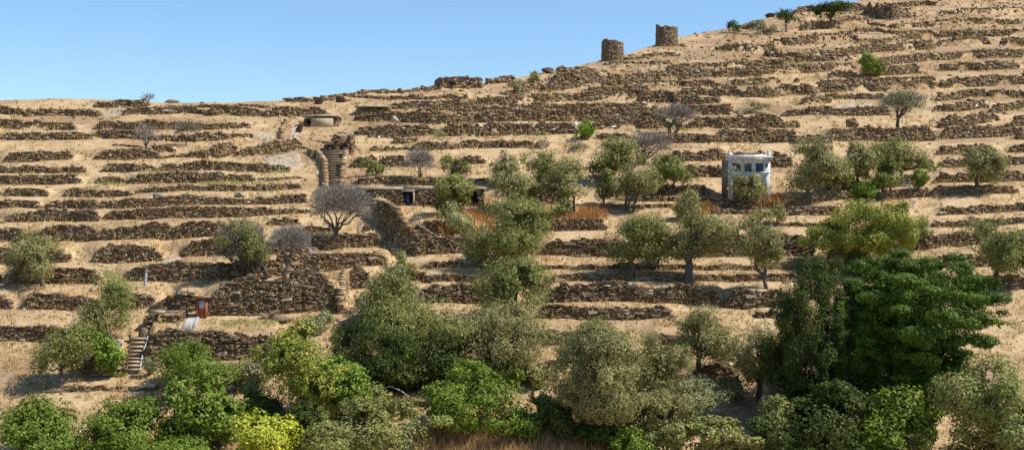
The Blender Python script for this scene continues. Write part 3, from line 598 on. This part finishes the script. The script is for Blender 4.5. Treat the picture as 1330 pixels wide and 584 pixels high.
tufts('russet_grass', px, py, 5.5, [(.42, .2, .075), (.48, .26, .1), (.36, .16, .06)], 7, 'russet dry grass between the middle olives')

# ------------------------------------------------------------------ trees and shrubs
def tube(pts, rad, sides=6):
    P = np.array(pts, float); V = []; n = len(P)
    for i in range(n):
        t = unit(P[min(i+1, n-1)]-P[max(i-1, 0)]); a = np.cross(t, [0.3, 1, .1]); a = unit(a); b = np.cross(t, a)
        for k in range(sides):
            an = 2*math.pi*k/sides; V.append(P[i]+rad[i]*(a*math.cos(an)+b*math.sin(an)))
    Fc = [(i*sides+k, i*sides+(k+1) % sides, (i+1)*sides+(k+1) % sides, (i+1)*sides+k) for i in range(n-1) for k in range(sides)]
    return np.array(V), np.array(Fc)
def join(parts):
    V = []; Fc = []; o = 0
    for v, f in parts: V.append(v); Fc.append(f+o); o += len(v)
    return np.concatenate(V), np.concatenate(Fc)
PAL = dict(   # leaf colours: main, second, accent
    olive=((.14, .14, .06), (.20, .195, .095), (.29, .28, .16)), olive_green=((.108, .132, .04), (.165, .18, .062), (.245, .24, .115)),
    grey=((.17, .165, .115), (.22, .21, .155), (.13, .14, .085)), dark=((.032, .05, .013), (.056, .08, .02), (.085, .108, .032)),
    green=((.07, .122, .018), (.112, .168, .027), (.175, .22, .045)), bright=((.08, .155, .02), (.125, .205, .033), (.18, .25, .05)), yellow=((.27, .32, .04), (.36, .38, .055), (.22, .29, .04)),
    yellowgreen=((.145, .19, .036), (.21, .235, .05), (.29, .27, .07)), fir=((.042, .082, .012), (.072, .125, .018), (.11, .165, .027)), bramble=((.14, .18, .055), (.19, .21, .08), (.24, .22, .11)),
    pale=((.22, .24, .13), (.28, .29, .18), (.17, .2, .09)))
def leaves(c, r, n, ls, lobes, pal, asp=.42, gap=.42, out=.75, shell=.45, up=.25, low=-.72, lobe_r=(.3, .5), fall=.78, core=.7, flat=1.0):
    i_ = np.arange(lobes*3)+.5; ph = i_*2.39996+rng.uniform(0, 6); zz = 1-2*i_/(lobes*3); d = np.stack([np.sqrt(1-zz*zz)*np.cos(ph), np.sqrt(1-zz*zz)*np.sin(ph), zz], -1)
    d = d[d[:, 2] > low]; d = unit(d[np.linspace(0, len(d)-1, lobes).astype(int)]+rng.normal(0, .16, (lobes, 3))); L = len(d)
    q_ = rng.uniform(*lobe_r, (L, 1)); lr = q_*r*rng.uniform(.9, 1.12, (L, 3))*np.array([1.15/flat**.5, 1.1, flat]); lc = d*r*(1.04*rng.uniform(.82, 1.16, (L, 1))-q_*rng.uniform(.75, 1.15, (L, 1)))
    lc = np.vstack([lc, [[0, 0, 0]]]); lr = np.vstack([lr, [r*core]]); wgt = (lr[:, 0]*lr[:, 2]); wgt = wgt/wgt.sum()
    N = int(n*2.1); k = rng.choice(L+1, N, p=wgt); u = unit(rng.normal(0, 1, (N, 3))); rad = rng.random(N)**shell
    p = lc[k]+u*lr[k]*rad[:, None]; cs = ls*5.0
    g = noise3((p+c*7)/cs+11)*.65+noise3((p+c*3)/(cs*.45)+3)*.35; ok = g > np.quantile(g, .36) if gap else np.ones(N, bool)
    p = p[ok]; u = u[ok]; k = k[ok]; g = g[ok]; N = len(p)
    nrm = unit(out*unit(u/lr[k]*lr[k].mean())+.35*unit(p/r)+np.array([0, 0, up])+rng.normal(0, .5, (N, 3)))
    t = unit(np.cross(nrm, rng.normal(0, 1, (N, 3)))); b = np.cross(nrm, t); ln = ls*rng.uniform(.65, 1.35, (N, 1)); wd = ln*asp
    V = np.stack([p-t*ln*.4+b*wd*.5, p+t*ln*.6, p-t*ln*.4-b*wd*.5], 1).reshape(-1, 3)+c
    m1 = np.clip(noise3((p+c)/(ls*7)+20)*1.6-.3, 0, 1)[:, None]; m2 = (rng.random((N, 1)) < .22)
    q = np.array(pal); col = (q[0]*(1-m1)+q[1]*m1)*(1-m2)+q[2]*m2; col = col*rng.uniform(.75, 1.25, (N, 1))*np.array([1.24, 1.16, .9])
    return V, np.arange(N*3).reshape(-1, 3), np.repeat(col, 3, 0), lc+c
def limb(a, b, r0, r1, bend=.12, n=5):
    a = np.array(a, float); b = np.array(b, float); L = np.linalg.norm(b-a); t = np.linspace(0, 1, n)
    P = a+(b-a)*t[:, None]+rng.normal(0, bend*L*.35, (n, 3))*(np.sin(t*math.pi))[:, None]+np.array([0, 0, .06*L])*np.sin(t*math.pi)[:, None]
    return tube(P, r0+(r1-r0)*t)
def tree(label, x0, y0, x1, y1, bx, by, pal, kind='olive_tree', cat='tree', group='olive trees on the terraces', dens=1.5, leaf=3.1, lobes=16, trunk=1.0, mat='leaf', stems=1, depth=1.0, push=0., grow=1.17, extra=(), **kw):
    base = at(bx, by); s = base[1]/F; base = base+np.array([0, push, 0])
    cx, cy = (x0+x1)/2, (y0+y1)/2; rx, rz = (x1-x0)/2*s*grow, (y1-y0)/2*s*grow; c = np.array([(cx-bx)*s, 0, (by-cy)*s]); r = np.array([rx, min(rx, rz*1.5)*depth, rz])
    root = empty(kind, base); tag(root, label, cat, group)
    area = math.pi*(x1-x0)*(y1-y0)/4*grow**2
    V, Fc, T, lc = leaves(c, r, int(area*dens*1.09), leaf*s*1.04, lobes, PAL[pal], **kw)
    for e in extra:
        ex, ey = (e[0]+e[2])/2, (e[1]+e[3])/2; er = np.array([(e[2]-e[0])/2, 0, (e[3]-e[1])/2])*s*grow; er[1] = min(er[0], er[2]*1.4)
        v2, f2, t2, l2 = leaves(np.array([(ex-bx)*s, rng.normal(0, .25)*er[1], (by-ey)*s]), er, int(math.pi*(e[2]-e[0])*(e[3]-e[1])/4*dens*1.22), leaf*s*1.04, max(8, lobes//2), PAL[pal], **kw)
        Fc = np.vstack([Fc, f2+len(V)]); V = np.vstack([V, v2]); T = np.vstack([T, t2]); lc = np.vstack([lc, l2])
    shrub = trunk < .35
    mesh('foliage' if shrub else 'crown', V, Fc, M[mat], root, T)
    parts = []; tr = max(.05, .055*trunk*min(rx, rz*1.6)*1.3)
    hub = np.array([c[0]*.55, 0, max(c[2]-rz*.62, .12*s*(by-cy))])
    for q in range(stems):
        o = np.array([rng.normal(0, .12)*(stems > 1)*rx, rng.normal(0, .1)*(stems > 1)*rx, -.15]); h2 = hub+np.array([rng.normal(0, .18)*(stems > 1)*rx, 0, 0]); parts.append(limb(o, h2, tr*(1.25 if stems == 1 else .7), tr*.75*(1 if stems == 1 else .7), .16))
        for j in rng.choice(len(lc), min(len(lc), 9 if stems == 1 else 4), replace=False): parts.append(limb(h2, lc[j]*.93+hub*.07, tr*.55, tr*.1, .2))
    V, Fc = join(parts); mesh('stems' if shrub else 'trunk', V, Fc, M['bark'], root, smooth=True)
def bush(label, x0, y0, x1, y1, pal, by=None, group='green shrubs at the valley bottom', kind='shrub', **kw):
    kw.setdefault('trunk', .25); kw.setdefault('stems', 3); kw.setdefault('low', -.75); kw.setdefault('lobes', 18)
    tree(label, x0, y0, x1, y1, (x0+x1)/2, by or y1-1, pal, kind, 'shrub', group, **kw)
def bare(label, x0, y0, x1, y1, bx, by, col, group='bare grey trees on the terraces', n=1.0, green=None, trunk=1.0, leafn=.5, stems=1):
    base = at(bx, by); s = base[1]/F; root = empty('bare_tree', base); tag(root, label, 'tree', group)
    cx, cy = (x0+x1)/2, (y0+y1)/2; rx, rz = (x1-x0)/2*s, (y1-y0)/2*s; c = np.array([(cx-bx)*s, 0, (by-cy)*s]); r = np.array([rx, min(rx, rz*1.4), rz])
    parts = []; tr = .06*trunk*rx*1.2; hub = np.array([c[0]*.3, 0, max((c[2]-rz)*.8, .2)]); tips = []
    for q in range(stems):
        h2 = hub+np.array([rng.normal(0, .25)*(stems > 1)*rx, 0, 0]); parts.append(limb((h2[0]*.5, 0, -.15), h2, tr*1.2, tr*.85, .12))
        for j in range(8):
            d = unit(rng.normal(0, 1, 3)); d[2] = abs(d[2])*.9+.0; e = c+np.array([0, 0, -rz*.3])+d*r*.62; parts.append(limb(h2, e, tr*.5, tr*.16, .22))
            for k in range(5):
                e2 = e+unit(rng.normal(0, 1, 3)+d*.6)*r*.38; parts.append(limb(e, e2, tr*.17, tr*.06, .2, 4)); tips.append(e2)
    V, Fc = join(parts); mesh('trunk', V, Fc, M['bark'], root, smooth=True)
    N = int(math.pi*(x1-x0)*(y1-y0)/4*1.5*n); u = unit(rng.normal(0, 1, (N, 3))); u[:, 2] = np.where(u[:, 2] < -.35, -u[:, 2], u[:, 2]); rad = rng.random((N, 1))**.5
    p = c+np.array([0, 0, -rz*.05])+u*r*rad*(.8+.35*noise3(u*2.5+bx)[:, None]); d = unit(u*.9+rng.normal(0, .5, (N, 3))+np.array([0, 0, .35])); L = s*rng.uniform(3, 8, (N, 1)); wv = unit(np.cross(d, rng.normal(0, 1, (N, 3))))*s*.28
    V = np.stack([p-wv, p+wv, p+d*L+wv*.3, p+d*L-wv*.3], 1).reshape(-1, 3); T = np.array(col)*rng.uniform(.7, 1.3, (N, 1))
    tw = mesh('twigs', V, np.arange(N*4).reshape(-1, 4), M['twig'], root, np.repeat(T, 4, 0)); tw['kind'] = 'stuff'
    if green:
        V, Fc, T, lc = leaves(c, r, int(N*leafn), 2.4*s, 12, PAL[green]); mesh('crown', V, Fc, M['leaf'], root, T)

# olives of the middle terraces
tree('round olive in front of the slab-roofed storehouse', 556,228,614,275, 585,279, 'olive_green', dens=1.9, lobes=12)
tree('small pale olive above the storehouse roof', 567,201,606,230, 585,233, 'olive', dens=1.3)
tree('upper olive of the pair right of the storehouse', 628,197,670,238, 650,243, 'olive', dens=1.4)
tree('lower olive of the pair right of the storehouse', 630,222,690,266, 660,272, 'olive', dens=1.5)
tree('wide low olive behind the fork-trunked middle olive', 672,198,742,238, 705,244, 'olive_green', dens=1.4)
tree('fork-trunked round olive with dark shade beneath, centre of slope', 707,212,780,264, 742,280, 'olive', dens=1.5, stems=2)
tree('dense upper olive right of centre below the bare grey tree', 759,180,832,232, 795,240, 'olive_green', dens=1.6)
tree('round olive with several stems right of centre, above orange grass', 783,218,848,260, 815,276, 'olive', dens=1.6, stems=3)
tree('wide olive on thin stems over a shaded terrace wall', 842,201,915,238, 876,246, 'olive_green', dens=1.4, stems=4, trunk=.6)
tree('round olive standing in front of the white house', 938,218,990,260, 964,264, 'olive', dens=1.5, stems=2)
tree('large olive immediately right of the white house', 1016,187,1087,257, 1047,261, 'olive', dens=1.6, lobes=20)
tree('olive between large olive and bright green bush', 1090,184,1137,238, 1113,247, 'olive', dens=1.4)
tree('wide olive at right edge above the metal post', 1130,182,1212,228, 1170,240, 'olive_green', dens=1.4)
for a in [('olive filling the gap left of the fork-trunked olive', 682,214,730,258, 706,264), ('small olive left of the multi-stemmed round olive', 770,222,800,262, 784,268), ('small olive right of the multi-stemmed round olive', 832,222,866,254, 848,260), ('olive behind the large olive right of white house', 1056,204,1102,250, 1080,256), ('olive left of the metal post', 1134,206,1180,248, 1156,254),
          ('upper small olive above the large drooping olive', 664,246,704,286, 684,292), ('olive between the left and middle of the row of three', 838,286,874,340, 856,350), ('round olive on the terrace below the fork-trunked olive', 716,256,748,280, 732,284)]:
    tree(*a, 'olive_green', dens=1.5)
tree('large drooping olive left of the plastered terrace wall', 611,258,712,346, 661,350, 'olive_green', dens=1.6, lobes=26, low=-.8, trunk=.8)
tree('left olive of three standing in a row on pale grass', 778,279,860,348, 821,364, 'olive_green', dens=1.6, lobes=20)
tree('middle and thickest olive of three standing in a row on pale grass', 849,274,943,345, 893,368, 'olive', dens=1.6, lobes=22, trunk=1.4)
tree('right leaning olive of three standing in a row on pale grass', 950,280,1015,352, 988,374, 'olive', dens=1.6, lobes=18, trunk=1.3, stems=2)
tree('dense broad yellow-green tree on right above the juniper', 1072,270,1180,336, 1120,352, 'yellowgreen', kind='broad_tree', group='broad trees on the right', dens=2.0, lobes=34, lobe_r=(.22, .36), low=-.9, core=.8, extra=[(1050,288,1120,340), (1120,266,1190,324)])
bush('flat-topped shrub below the dense yellow-green tree', 1034,328,1136,358, 'bramble', group='shrubs on the terraces', lobes=20)
# lower middle
tree('upper olive of the tall central lower clump', 618,338,720,408, 668,416, 'olive_green', dens=1.5, lobes=24, low=-.7)
tree('greyish lower olive of the tall central lower clump', 594,394,706,482, 655,488, 'olive', dens=1.6, lobes=26, stems=3, low=-.6)
tree('dark olive with pointed top left of the central clump', 444,384,560,478, 500,486, 'olive_green', dens=1.5, lobes=30, extra=[(478,352,544,432), (436,410,500,480)])
tree('olive joining the dark olive and the central clump', 528,396,624,486, 575,494, 'olive_green', dens=1.5, lobes=24, low=-.8)
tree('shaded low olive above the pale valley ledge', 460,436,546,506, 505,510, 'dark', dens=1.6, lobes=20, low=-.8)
bush('bright big-leaved climber between the lower olives', 512,432,553,490, 'bright', leaf=4.6, asp=.8, dens=.6, trunk=.3, push=-1.6)
bush('grey half-dead bush below the shaded wall', 474,350,545,402, 'grey', group='shrubs on the terraces', dens=1.2)
bush('pale grey-green bush right of the tall terrace wall', 394,404,442,432, 'pale', group='shrubs on the terraces', dens=1.2)
tree('large spreading olive at bottom centre right', 728,428,868,560, 800,572, 'olive', dens=1.5, lobes=44, lobe_r=(.2, .36), stems=4, fall=.85, extra=[(712,468,792,568), (802,440,888,530), (756,414,836,480), (800,500,880,566)])
bush('yellow-green sapling top in the large bottom olive', 752,416,792,450, 'yellowgreen', by=462, dens=1.1, group='shrubs on the terraces')
tree('slim olive with visible trunk left of the dark juniper, upper one', 870,403,952,474, 905,488, 'olive', dens=1.4, lobes=18)
tree('olive touching the dark juniper on its left', 946,424,1032,510, 985,516, 'olive', dens=1.5, lobes=22, low=-.7)
tree('pale low olive at bottom right of the large olive', 848,488,936,548, 898,556, 'pale', dens=1.4, lobes=20, low=-.6)
bush('leafy light green bramble along the bottom right edge', 838,548,1002,606, 'bramble', leaf=4.4, asp=.7, dens=.9, lobes=30, lobe_r=(.16, .3), depth=.6)
tree('tall dark juniper left of the dense green tree', 1003,354,1094,540, 1050,556, 'dark', kind='juniper_tree', group='dark evergreens at lower right', dens=2.6, lobes=56, lobe_r=(.16, .28), low=-.95, leaf=3.0, trunk=.6, core=.8)
tree('big dense green conifer filling the lower right', 1092,330,1290,470, 1150,545, 'fir', kind='conifer_tree', group='dark evergreens at lower right', dens=3.4, lobes=150, lobe_r=(.11, .18), low=-.95, leaf=3.0, asp=.6, up=.6, out=.9, trunk=.7, mat='waxy', shell=.5, core=.84, flat=.8, grow=1.06, extra=[(1056,385,1160,505), (1100,430,1250,512), (1128,352,1214,430)])
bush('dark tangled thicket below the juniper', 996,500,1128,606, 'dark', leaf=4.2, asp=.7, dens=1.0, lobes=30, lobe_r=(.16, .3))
bush('light green leafy bush in the bottom right corner', 1122,512,1222,604, 'green', leaf=4.4, asp=.7, dens=.9, lobes=26, mat='waxy')
bush('grey-green bush under the conifer at right', 1108,476,1156,520, 'olive', by=522, dens=1.2)
# undergrowth that fills the valley bottom; some dark shrubs stand in for ground shadow
for a in [('dark undergrowth below the olive joining the central clump', 556,456,640,508,'dark'), ('added dark shrub standing for ground shadow left of the large bottom olive', 704,528,752,578,'dark'), ('added dark shrub standing for ground shadow, right foot of the large bottom olive', 838,528,876,572,'dark'),  # dark leaves either side of the large olive stand in for ground shadow
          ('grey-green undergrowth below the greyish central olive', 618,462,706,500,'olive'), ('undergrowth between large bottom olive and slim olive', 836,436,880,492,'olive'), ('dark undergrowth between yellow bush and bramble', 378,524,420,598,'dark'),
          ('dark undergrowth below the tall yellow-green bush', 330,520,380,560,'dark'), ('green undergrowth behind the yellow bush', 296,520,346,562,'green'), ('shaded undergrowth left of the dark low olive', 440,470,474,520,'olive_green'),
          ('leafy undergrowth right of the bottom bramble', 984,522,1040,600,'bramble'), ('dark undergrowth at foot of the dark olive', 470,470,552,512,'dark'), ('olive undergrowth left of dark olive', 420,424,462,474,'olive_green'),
          ('dark undergrowth under the conifer', 1076,482,1130,556,'dark'), ('added dark shrub standing for ground shadow beneath the large bottom olive', 752,534,842,584,'dark'), ('grey undergrowth at top of the dark olive', 455,376,500,420,'grey'), ('green undergrowth in front of the bottom centre bush', 560,530,620,562,'bramble')]:  # dark leaves beneath the large olive stand in for its shadow
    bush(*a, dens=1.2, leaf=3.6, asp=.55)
for a in [('green undergrowth between fig and bottom left corner bush', 206,528,262,590,'green'), ('olive undergrowth above the yellow bush', 306,498,352,540,'bramble'), ('shaded undergrowth right of bottom centre bush', 690,500,728,548,'olive_green'), ('leafy undergrowth at the bottom edge left of the bramble row', 800,556,860,606,'green'),
          ('dry undergrowth right of the bright green bush', 462,500,520,540,'bramble'), ('low undergrowth between olive pair left of the juniper', 930,486,976,520,'olive'), ('green undergrowth right of light green corner bush', 1190,500,1230,580,'green'), ('dark undergrowth at foot of the juniper', 1010,486,1066,548,'dark'), ('dry scrub above the fallen sack', 312,470,352,500,'grey')]:
    bush(*a, dens=1.1, leaf=3.8, asp=.6)
# valley bottom, left
bush('round green bush right of the lower left stairs', 212,443,300,508, 'green', dens=1.3, lobes=24, mat='waxy', leaf=3.4)
bush('tall yellow-green bush left of the dark lower olives', 338,428,452,545, 'yellowgreen', dens=1.1, leaf=3.8, asp=.6, lobes=34, lobe_r=(.18, .32), fall=.85)
bush('bright green bush in front of the tall yellow-green bush', 418,468,484,538, 'bright', dens=1.0, leaf=4.0, asp=.65, lobes=20, mat='waxy', push=-1)
bush('big-leaved dark green fig in the lower left', 220,494,318,572, 'green', dens=.9, leaf=4.8, asp=.75, lobes=26, mat='waxy', push=-1)
bush('dense green bush in the bottom left corner', 120,522,228,600, 'green', dens=1.1, leaf=4.0, asp=.6, lobes=28, mat='waxy')
bush('glowing yellow-green bush at the bottom left', 299,533,389,606, 'yellow', dens=1.1, leaf=4.2, asp=.65, lobes=26, push=-1.5)
bush('low green bush at the bottom edge left of the yellow bush', 196,558,312,612, 'green', dens=1.1, leaf=4.0, asp=.6, push=-2.5)
bush('wide olive-green bramble at the bottom centre left', 402,524,578,614, 'bramble', dens=1.0, leaf=3.8, asp=.65, lobes=44, lobe_r=(.16, .28), fall=.88)
bush('broad green bush at the bottom centre', 564,478,708,566, 'green', dens=1.1, leaf=3.8, asp=.6, lobes=38, lobe_r=(.18, .3), fall=.88)
bush('tall scrubby grey-olive bush at the left edge', 100,352,170,446, 'bramble', group='shrubs on the terraces', dens=1.0, leaf=3.0)
bush('bright green bush at left edge beside the lower stairs', 118,430,162,486, 'bright', dens=1.0, leaf=3.8, asp=.6, mat='waxy')
bush('dry brown bramble beside the lower left stairs', 184,463,204,489, 'grey', dens=1.1, group='shrubs on the terraces')
bush('dry mottled bush below the wall right of the round green bush', 300,462,350,500, 'bramble', dens=.8, group='shrubs on the terraces')
# small greenery on the slope
bush('bright green fig alone on the slope below the left tower', 741,156,775,183, 'bright', group='shrubs on the terraces', dens=1.4, leaf=2.8, trunk=.5)
bush('round green bush on the upper right slope', 1103,70,1147,101, 'green', group='shrubs on the terraces', dens=1.5, leaf=2.6)
tree('larger crest tree on the right skyline', 1056,1,1105,27, 1079,33, 'dark', kind='crest_tree', group='small trees on the right skyline', dens=1.9, leaf=2.6, low=-.6)
tree('small crest tree on the right skyline with curved trunk', 1008,11,1034,34, 1021,41, 'dark', kind='crest_tree', group='small trees on the right skyline', dens=1.4, leaf=2.4, low=-.2)
bush('small dark bush on the right skyline', 945,26,963,44, 'dark', group='shrubs on the terraces', leaf=2.4)
bush('grey-green low scrub on the right skyline', 964,28,1008,46, 'grey', group='shrubs on the terraces', leaf=2.4)
bush('left low scrub on skyline right of roofless hut', 660,103,684,118, 'grey', group='shrubs on the terraces', leaf=2.3)
bush('green low scrub on skyline right of roofless hut', 682,94,700,109, 'olive_green', group='shrubs on the terraces', leaf=2.3)
bush('lit bright green bush right of the large olive', 1112,232,1148,260, 'bright', group='shrubs on the terraces', dens=1.3)
bush('dark green bush beside the metal post at right edge', 1178,219,1208,248, 'green', group='shrubs on the terraces')
bush('grey-green shrub below the round storehouse olive', 568,266,620,306, 'pale', group='shrubs on the terraces', dens=.9)
bush('small olive bush above the middle row olive', 868,248,908,288, 'olive', group='shrubs on the terraces', dens=1.2)
bush('small bush on the ledge below the white house', 1000,264,1024,292, 'olive', group='shrubs on the terraces', dens=1.1)
bush('green bush right of the upper stairway', 466,207,496,229, 'olive_green', group='shrubs on the terraces', dens=1.1)
bush('green shrub growing over the foot of the shaded wall', 505,330,540,362, 'olive_green', group='shrubs on the terraces', dens=1.1)
bush('pale shrub left foot of the large drooping olive', 604,308,640,340, 'pale', group='shrubs on the terraces', dens=1.0)
bush('dead dark bush pile below the bright green fig', 725,182,762,198, 'grey', group='shrubs on the terraces', dens=.7, leaf=2.2)
bush('dead grey bush pile on the slope above the white house', 950,130,1000,149, 'grey', group='shrubs on the terraces', dens=.8, leaf=2.2)
bush('pale dry shrub right of the stair-top pen', 563,166,582,180, 'pale', group='shrubs on the terraces', dens=.7, leaf=2.2)
bush('scrubby bush at right edge below the metal post', 1178,282,1215,312, 'olive', group='shrubs on the terraces', dens=1.0)
bush('bush low on the slope under the wall left of the large olive', 706,448,750,482, 'bramble', group='shrubs on the terraces', dens=.7)
# bare trees
GT = (.24, .205, .17)
bare('big grey leafless tree left of the shaded wall', 399,238,485,300, 434,308, GT, n=1.3)
bare('grey-green thorny tree, left of the pair on left slope', 278,284,352,358, 322,364, (.2, .175, .14), n=.7, green='olive_green', leafn=2.4, stems=4)
bare('grey leafless tree, right of the pair on left slope', 348,292,404,338, 371,366, GT, n=1.1, trunk=1.2)
bare('small leafless tree above the storehouse roof', 525,194,566,230, 546,238, GT, n=1.0)
bare('tiny dark forked leafless tree on the upper left slope', 174,162,206,190, 190,194, GT, n=.5, trunk=1.3)
bare('thin leafless tree on the upper left slope', 227,158,259,180, 241,190, (.2, .18, .13), n=.9)
bare('leafless tree below the right tower', 848,137,907,165, 869,174, GT, n=.9, stems=2)
bare('leafless tree behind the upper centre olives', 808,172,876,206, 836,214, GT, n=.7, stems=2)
bare('feathery grey-green tamarisk with crooked trunk on right slope', 1140,119,1204,152, 1164,168, (.22, .21, .14), n=1.0, green='pale', leafn=.6)
bare('wispy leafless twigs on the far left skyline', 184,123,201,133, 193,135, GT, n=.6)

# margins beyond the photograph's sides
for a in [('olive beyond the left edge, upper one', 20,300,90,360, 56,372, 'olive'), ('olive beyond the left edge, lower one', 40,420,118,490, 80,502, 'olive_green'), ('olive beyond the right edge, upper one', 1236,190,1300,240, 1268,250, 'olive'), ('olive beyond the right edge, lower one', 1250,290,1340,360, 1295,374, 'olive_green')]:
    tree(*a, dens=1.5)
bush('green bush beyond the left edge at the bottom', 10,520,124,604, 'green', dens=1.0, leaf=4.0, asp=.6, mat='waxy'); bush('bramble beyond the right edge at the bottom', 1216,480,1345,604, 'bramble', dens=1.0, leaf=4.0, asp=.6)

# ------------------------------------------------------------------ small things
def post(px, y0, y1, label, mat='metal', name='metal_post', r=.05, lean=0):
    b = at(px, y1); s = b[1]/F; v, f = tube([(0, 0, -.2), (lean*s*.5, 0, (y1-y0)*s*.5), (lean*s, 0, (y1-y0)*s)], [r, r, r*.9], 8); root = empty(name, b); tag(root, label, 'post')
    mesh('shaft', v, f, M[mat], root, smooth=True); boxes('cap', [(lean*s-r*1.3, lean*s+r*1.3, -r*1.3, r*1.3, (y1-y0)*s, (y1-y0)*s+.05)], M[mat], root)
post(1182, 228, 256, 'thin pale metal post at right edge beside green bush', r=.08); post(1186, 262, 270, 'short pale stake below the metal post', r=.07)
post(188, 352, 373, 'weathered wooden stake on left terrace', 'plank', 'wooden_stake', .12, 2); post(142, 520, 545, 'thin wooden stake in dry grass at left edge', 'bark', 'wooden_stake', .05)
post(545, 288, 320, 'thin upright pole right of the shaded wall', 'bark', 'wooden_pole', .05)
a = at(541, 297, .5); b = at(566, 309, .2); v, f = tube([a, (a+b)/2+np.array([0, 0, .05]), b], [.08, .08, .07], 6); o = mesh('fallen_pole', v, f, M['plank'], origin=a, smooth=True); tag(o, 'pale pole slanting down right of the shaded wall', 'pole')
c = at(299, 505); s = c[1]/F; root = empty('plastic_sack', c); tag(root, 'white and blue plastic sack lying behind the fig', 'sack')
for nm, mt, dx, wpx, hpx in (('white_fold', 'bag', 2, 7, 3.2), ('blue_fold', 'bagblue', -6, 4, 2.4)):
    v = IV*(.7+.5*noise3(IV*2+dx))[:, None]*np.array([wpx*s, 3*s, hpx*s])+np.array([dx*s, 0, hpx*s*.7]); mesh(nm, v, IF, M[mt], root, smooth=True)
pts = np.array([PB(*q) for q in ((182, 488), (184, 478), (186, 466), (190, 455), (192, 447))]); pts[:, 2] += .55; v, f = tube(pts, [.05]*5, 6); o = mesh('handrail', v, f, M['metal'], origin=pts[0], smooth=True); tag(o, 'thin pale curved rail on the lower left stairs', 'handrail')
a = at(497, 512); s = a[1]/F; v, f = join([tube(a+np.array([(0, -1.2, 9*s), (12*s, -1.3, 14*s), (26*s, -1.3, 8*s), (36*s, -1.2, 0)]), [.05, .05, .045, .04], 6)]); o = mesh('dead_branch', v, f, M['plank'], origin=a, smooth=True); tag(o, 'curved pale dead branch hanging below the dark lower olive', 'branch')
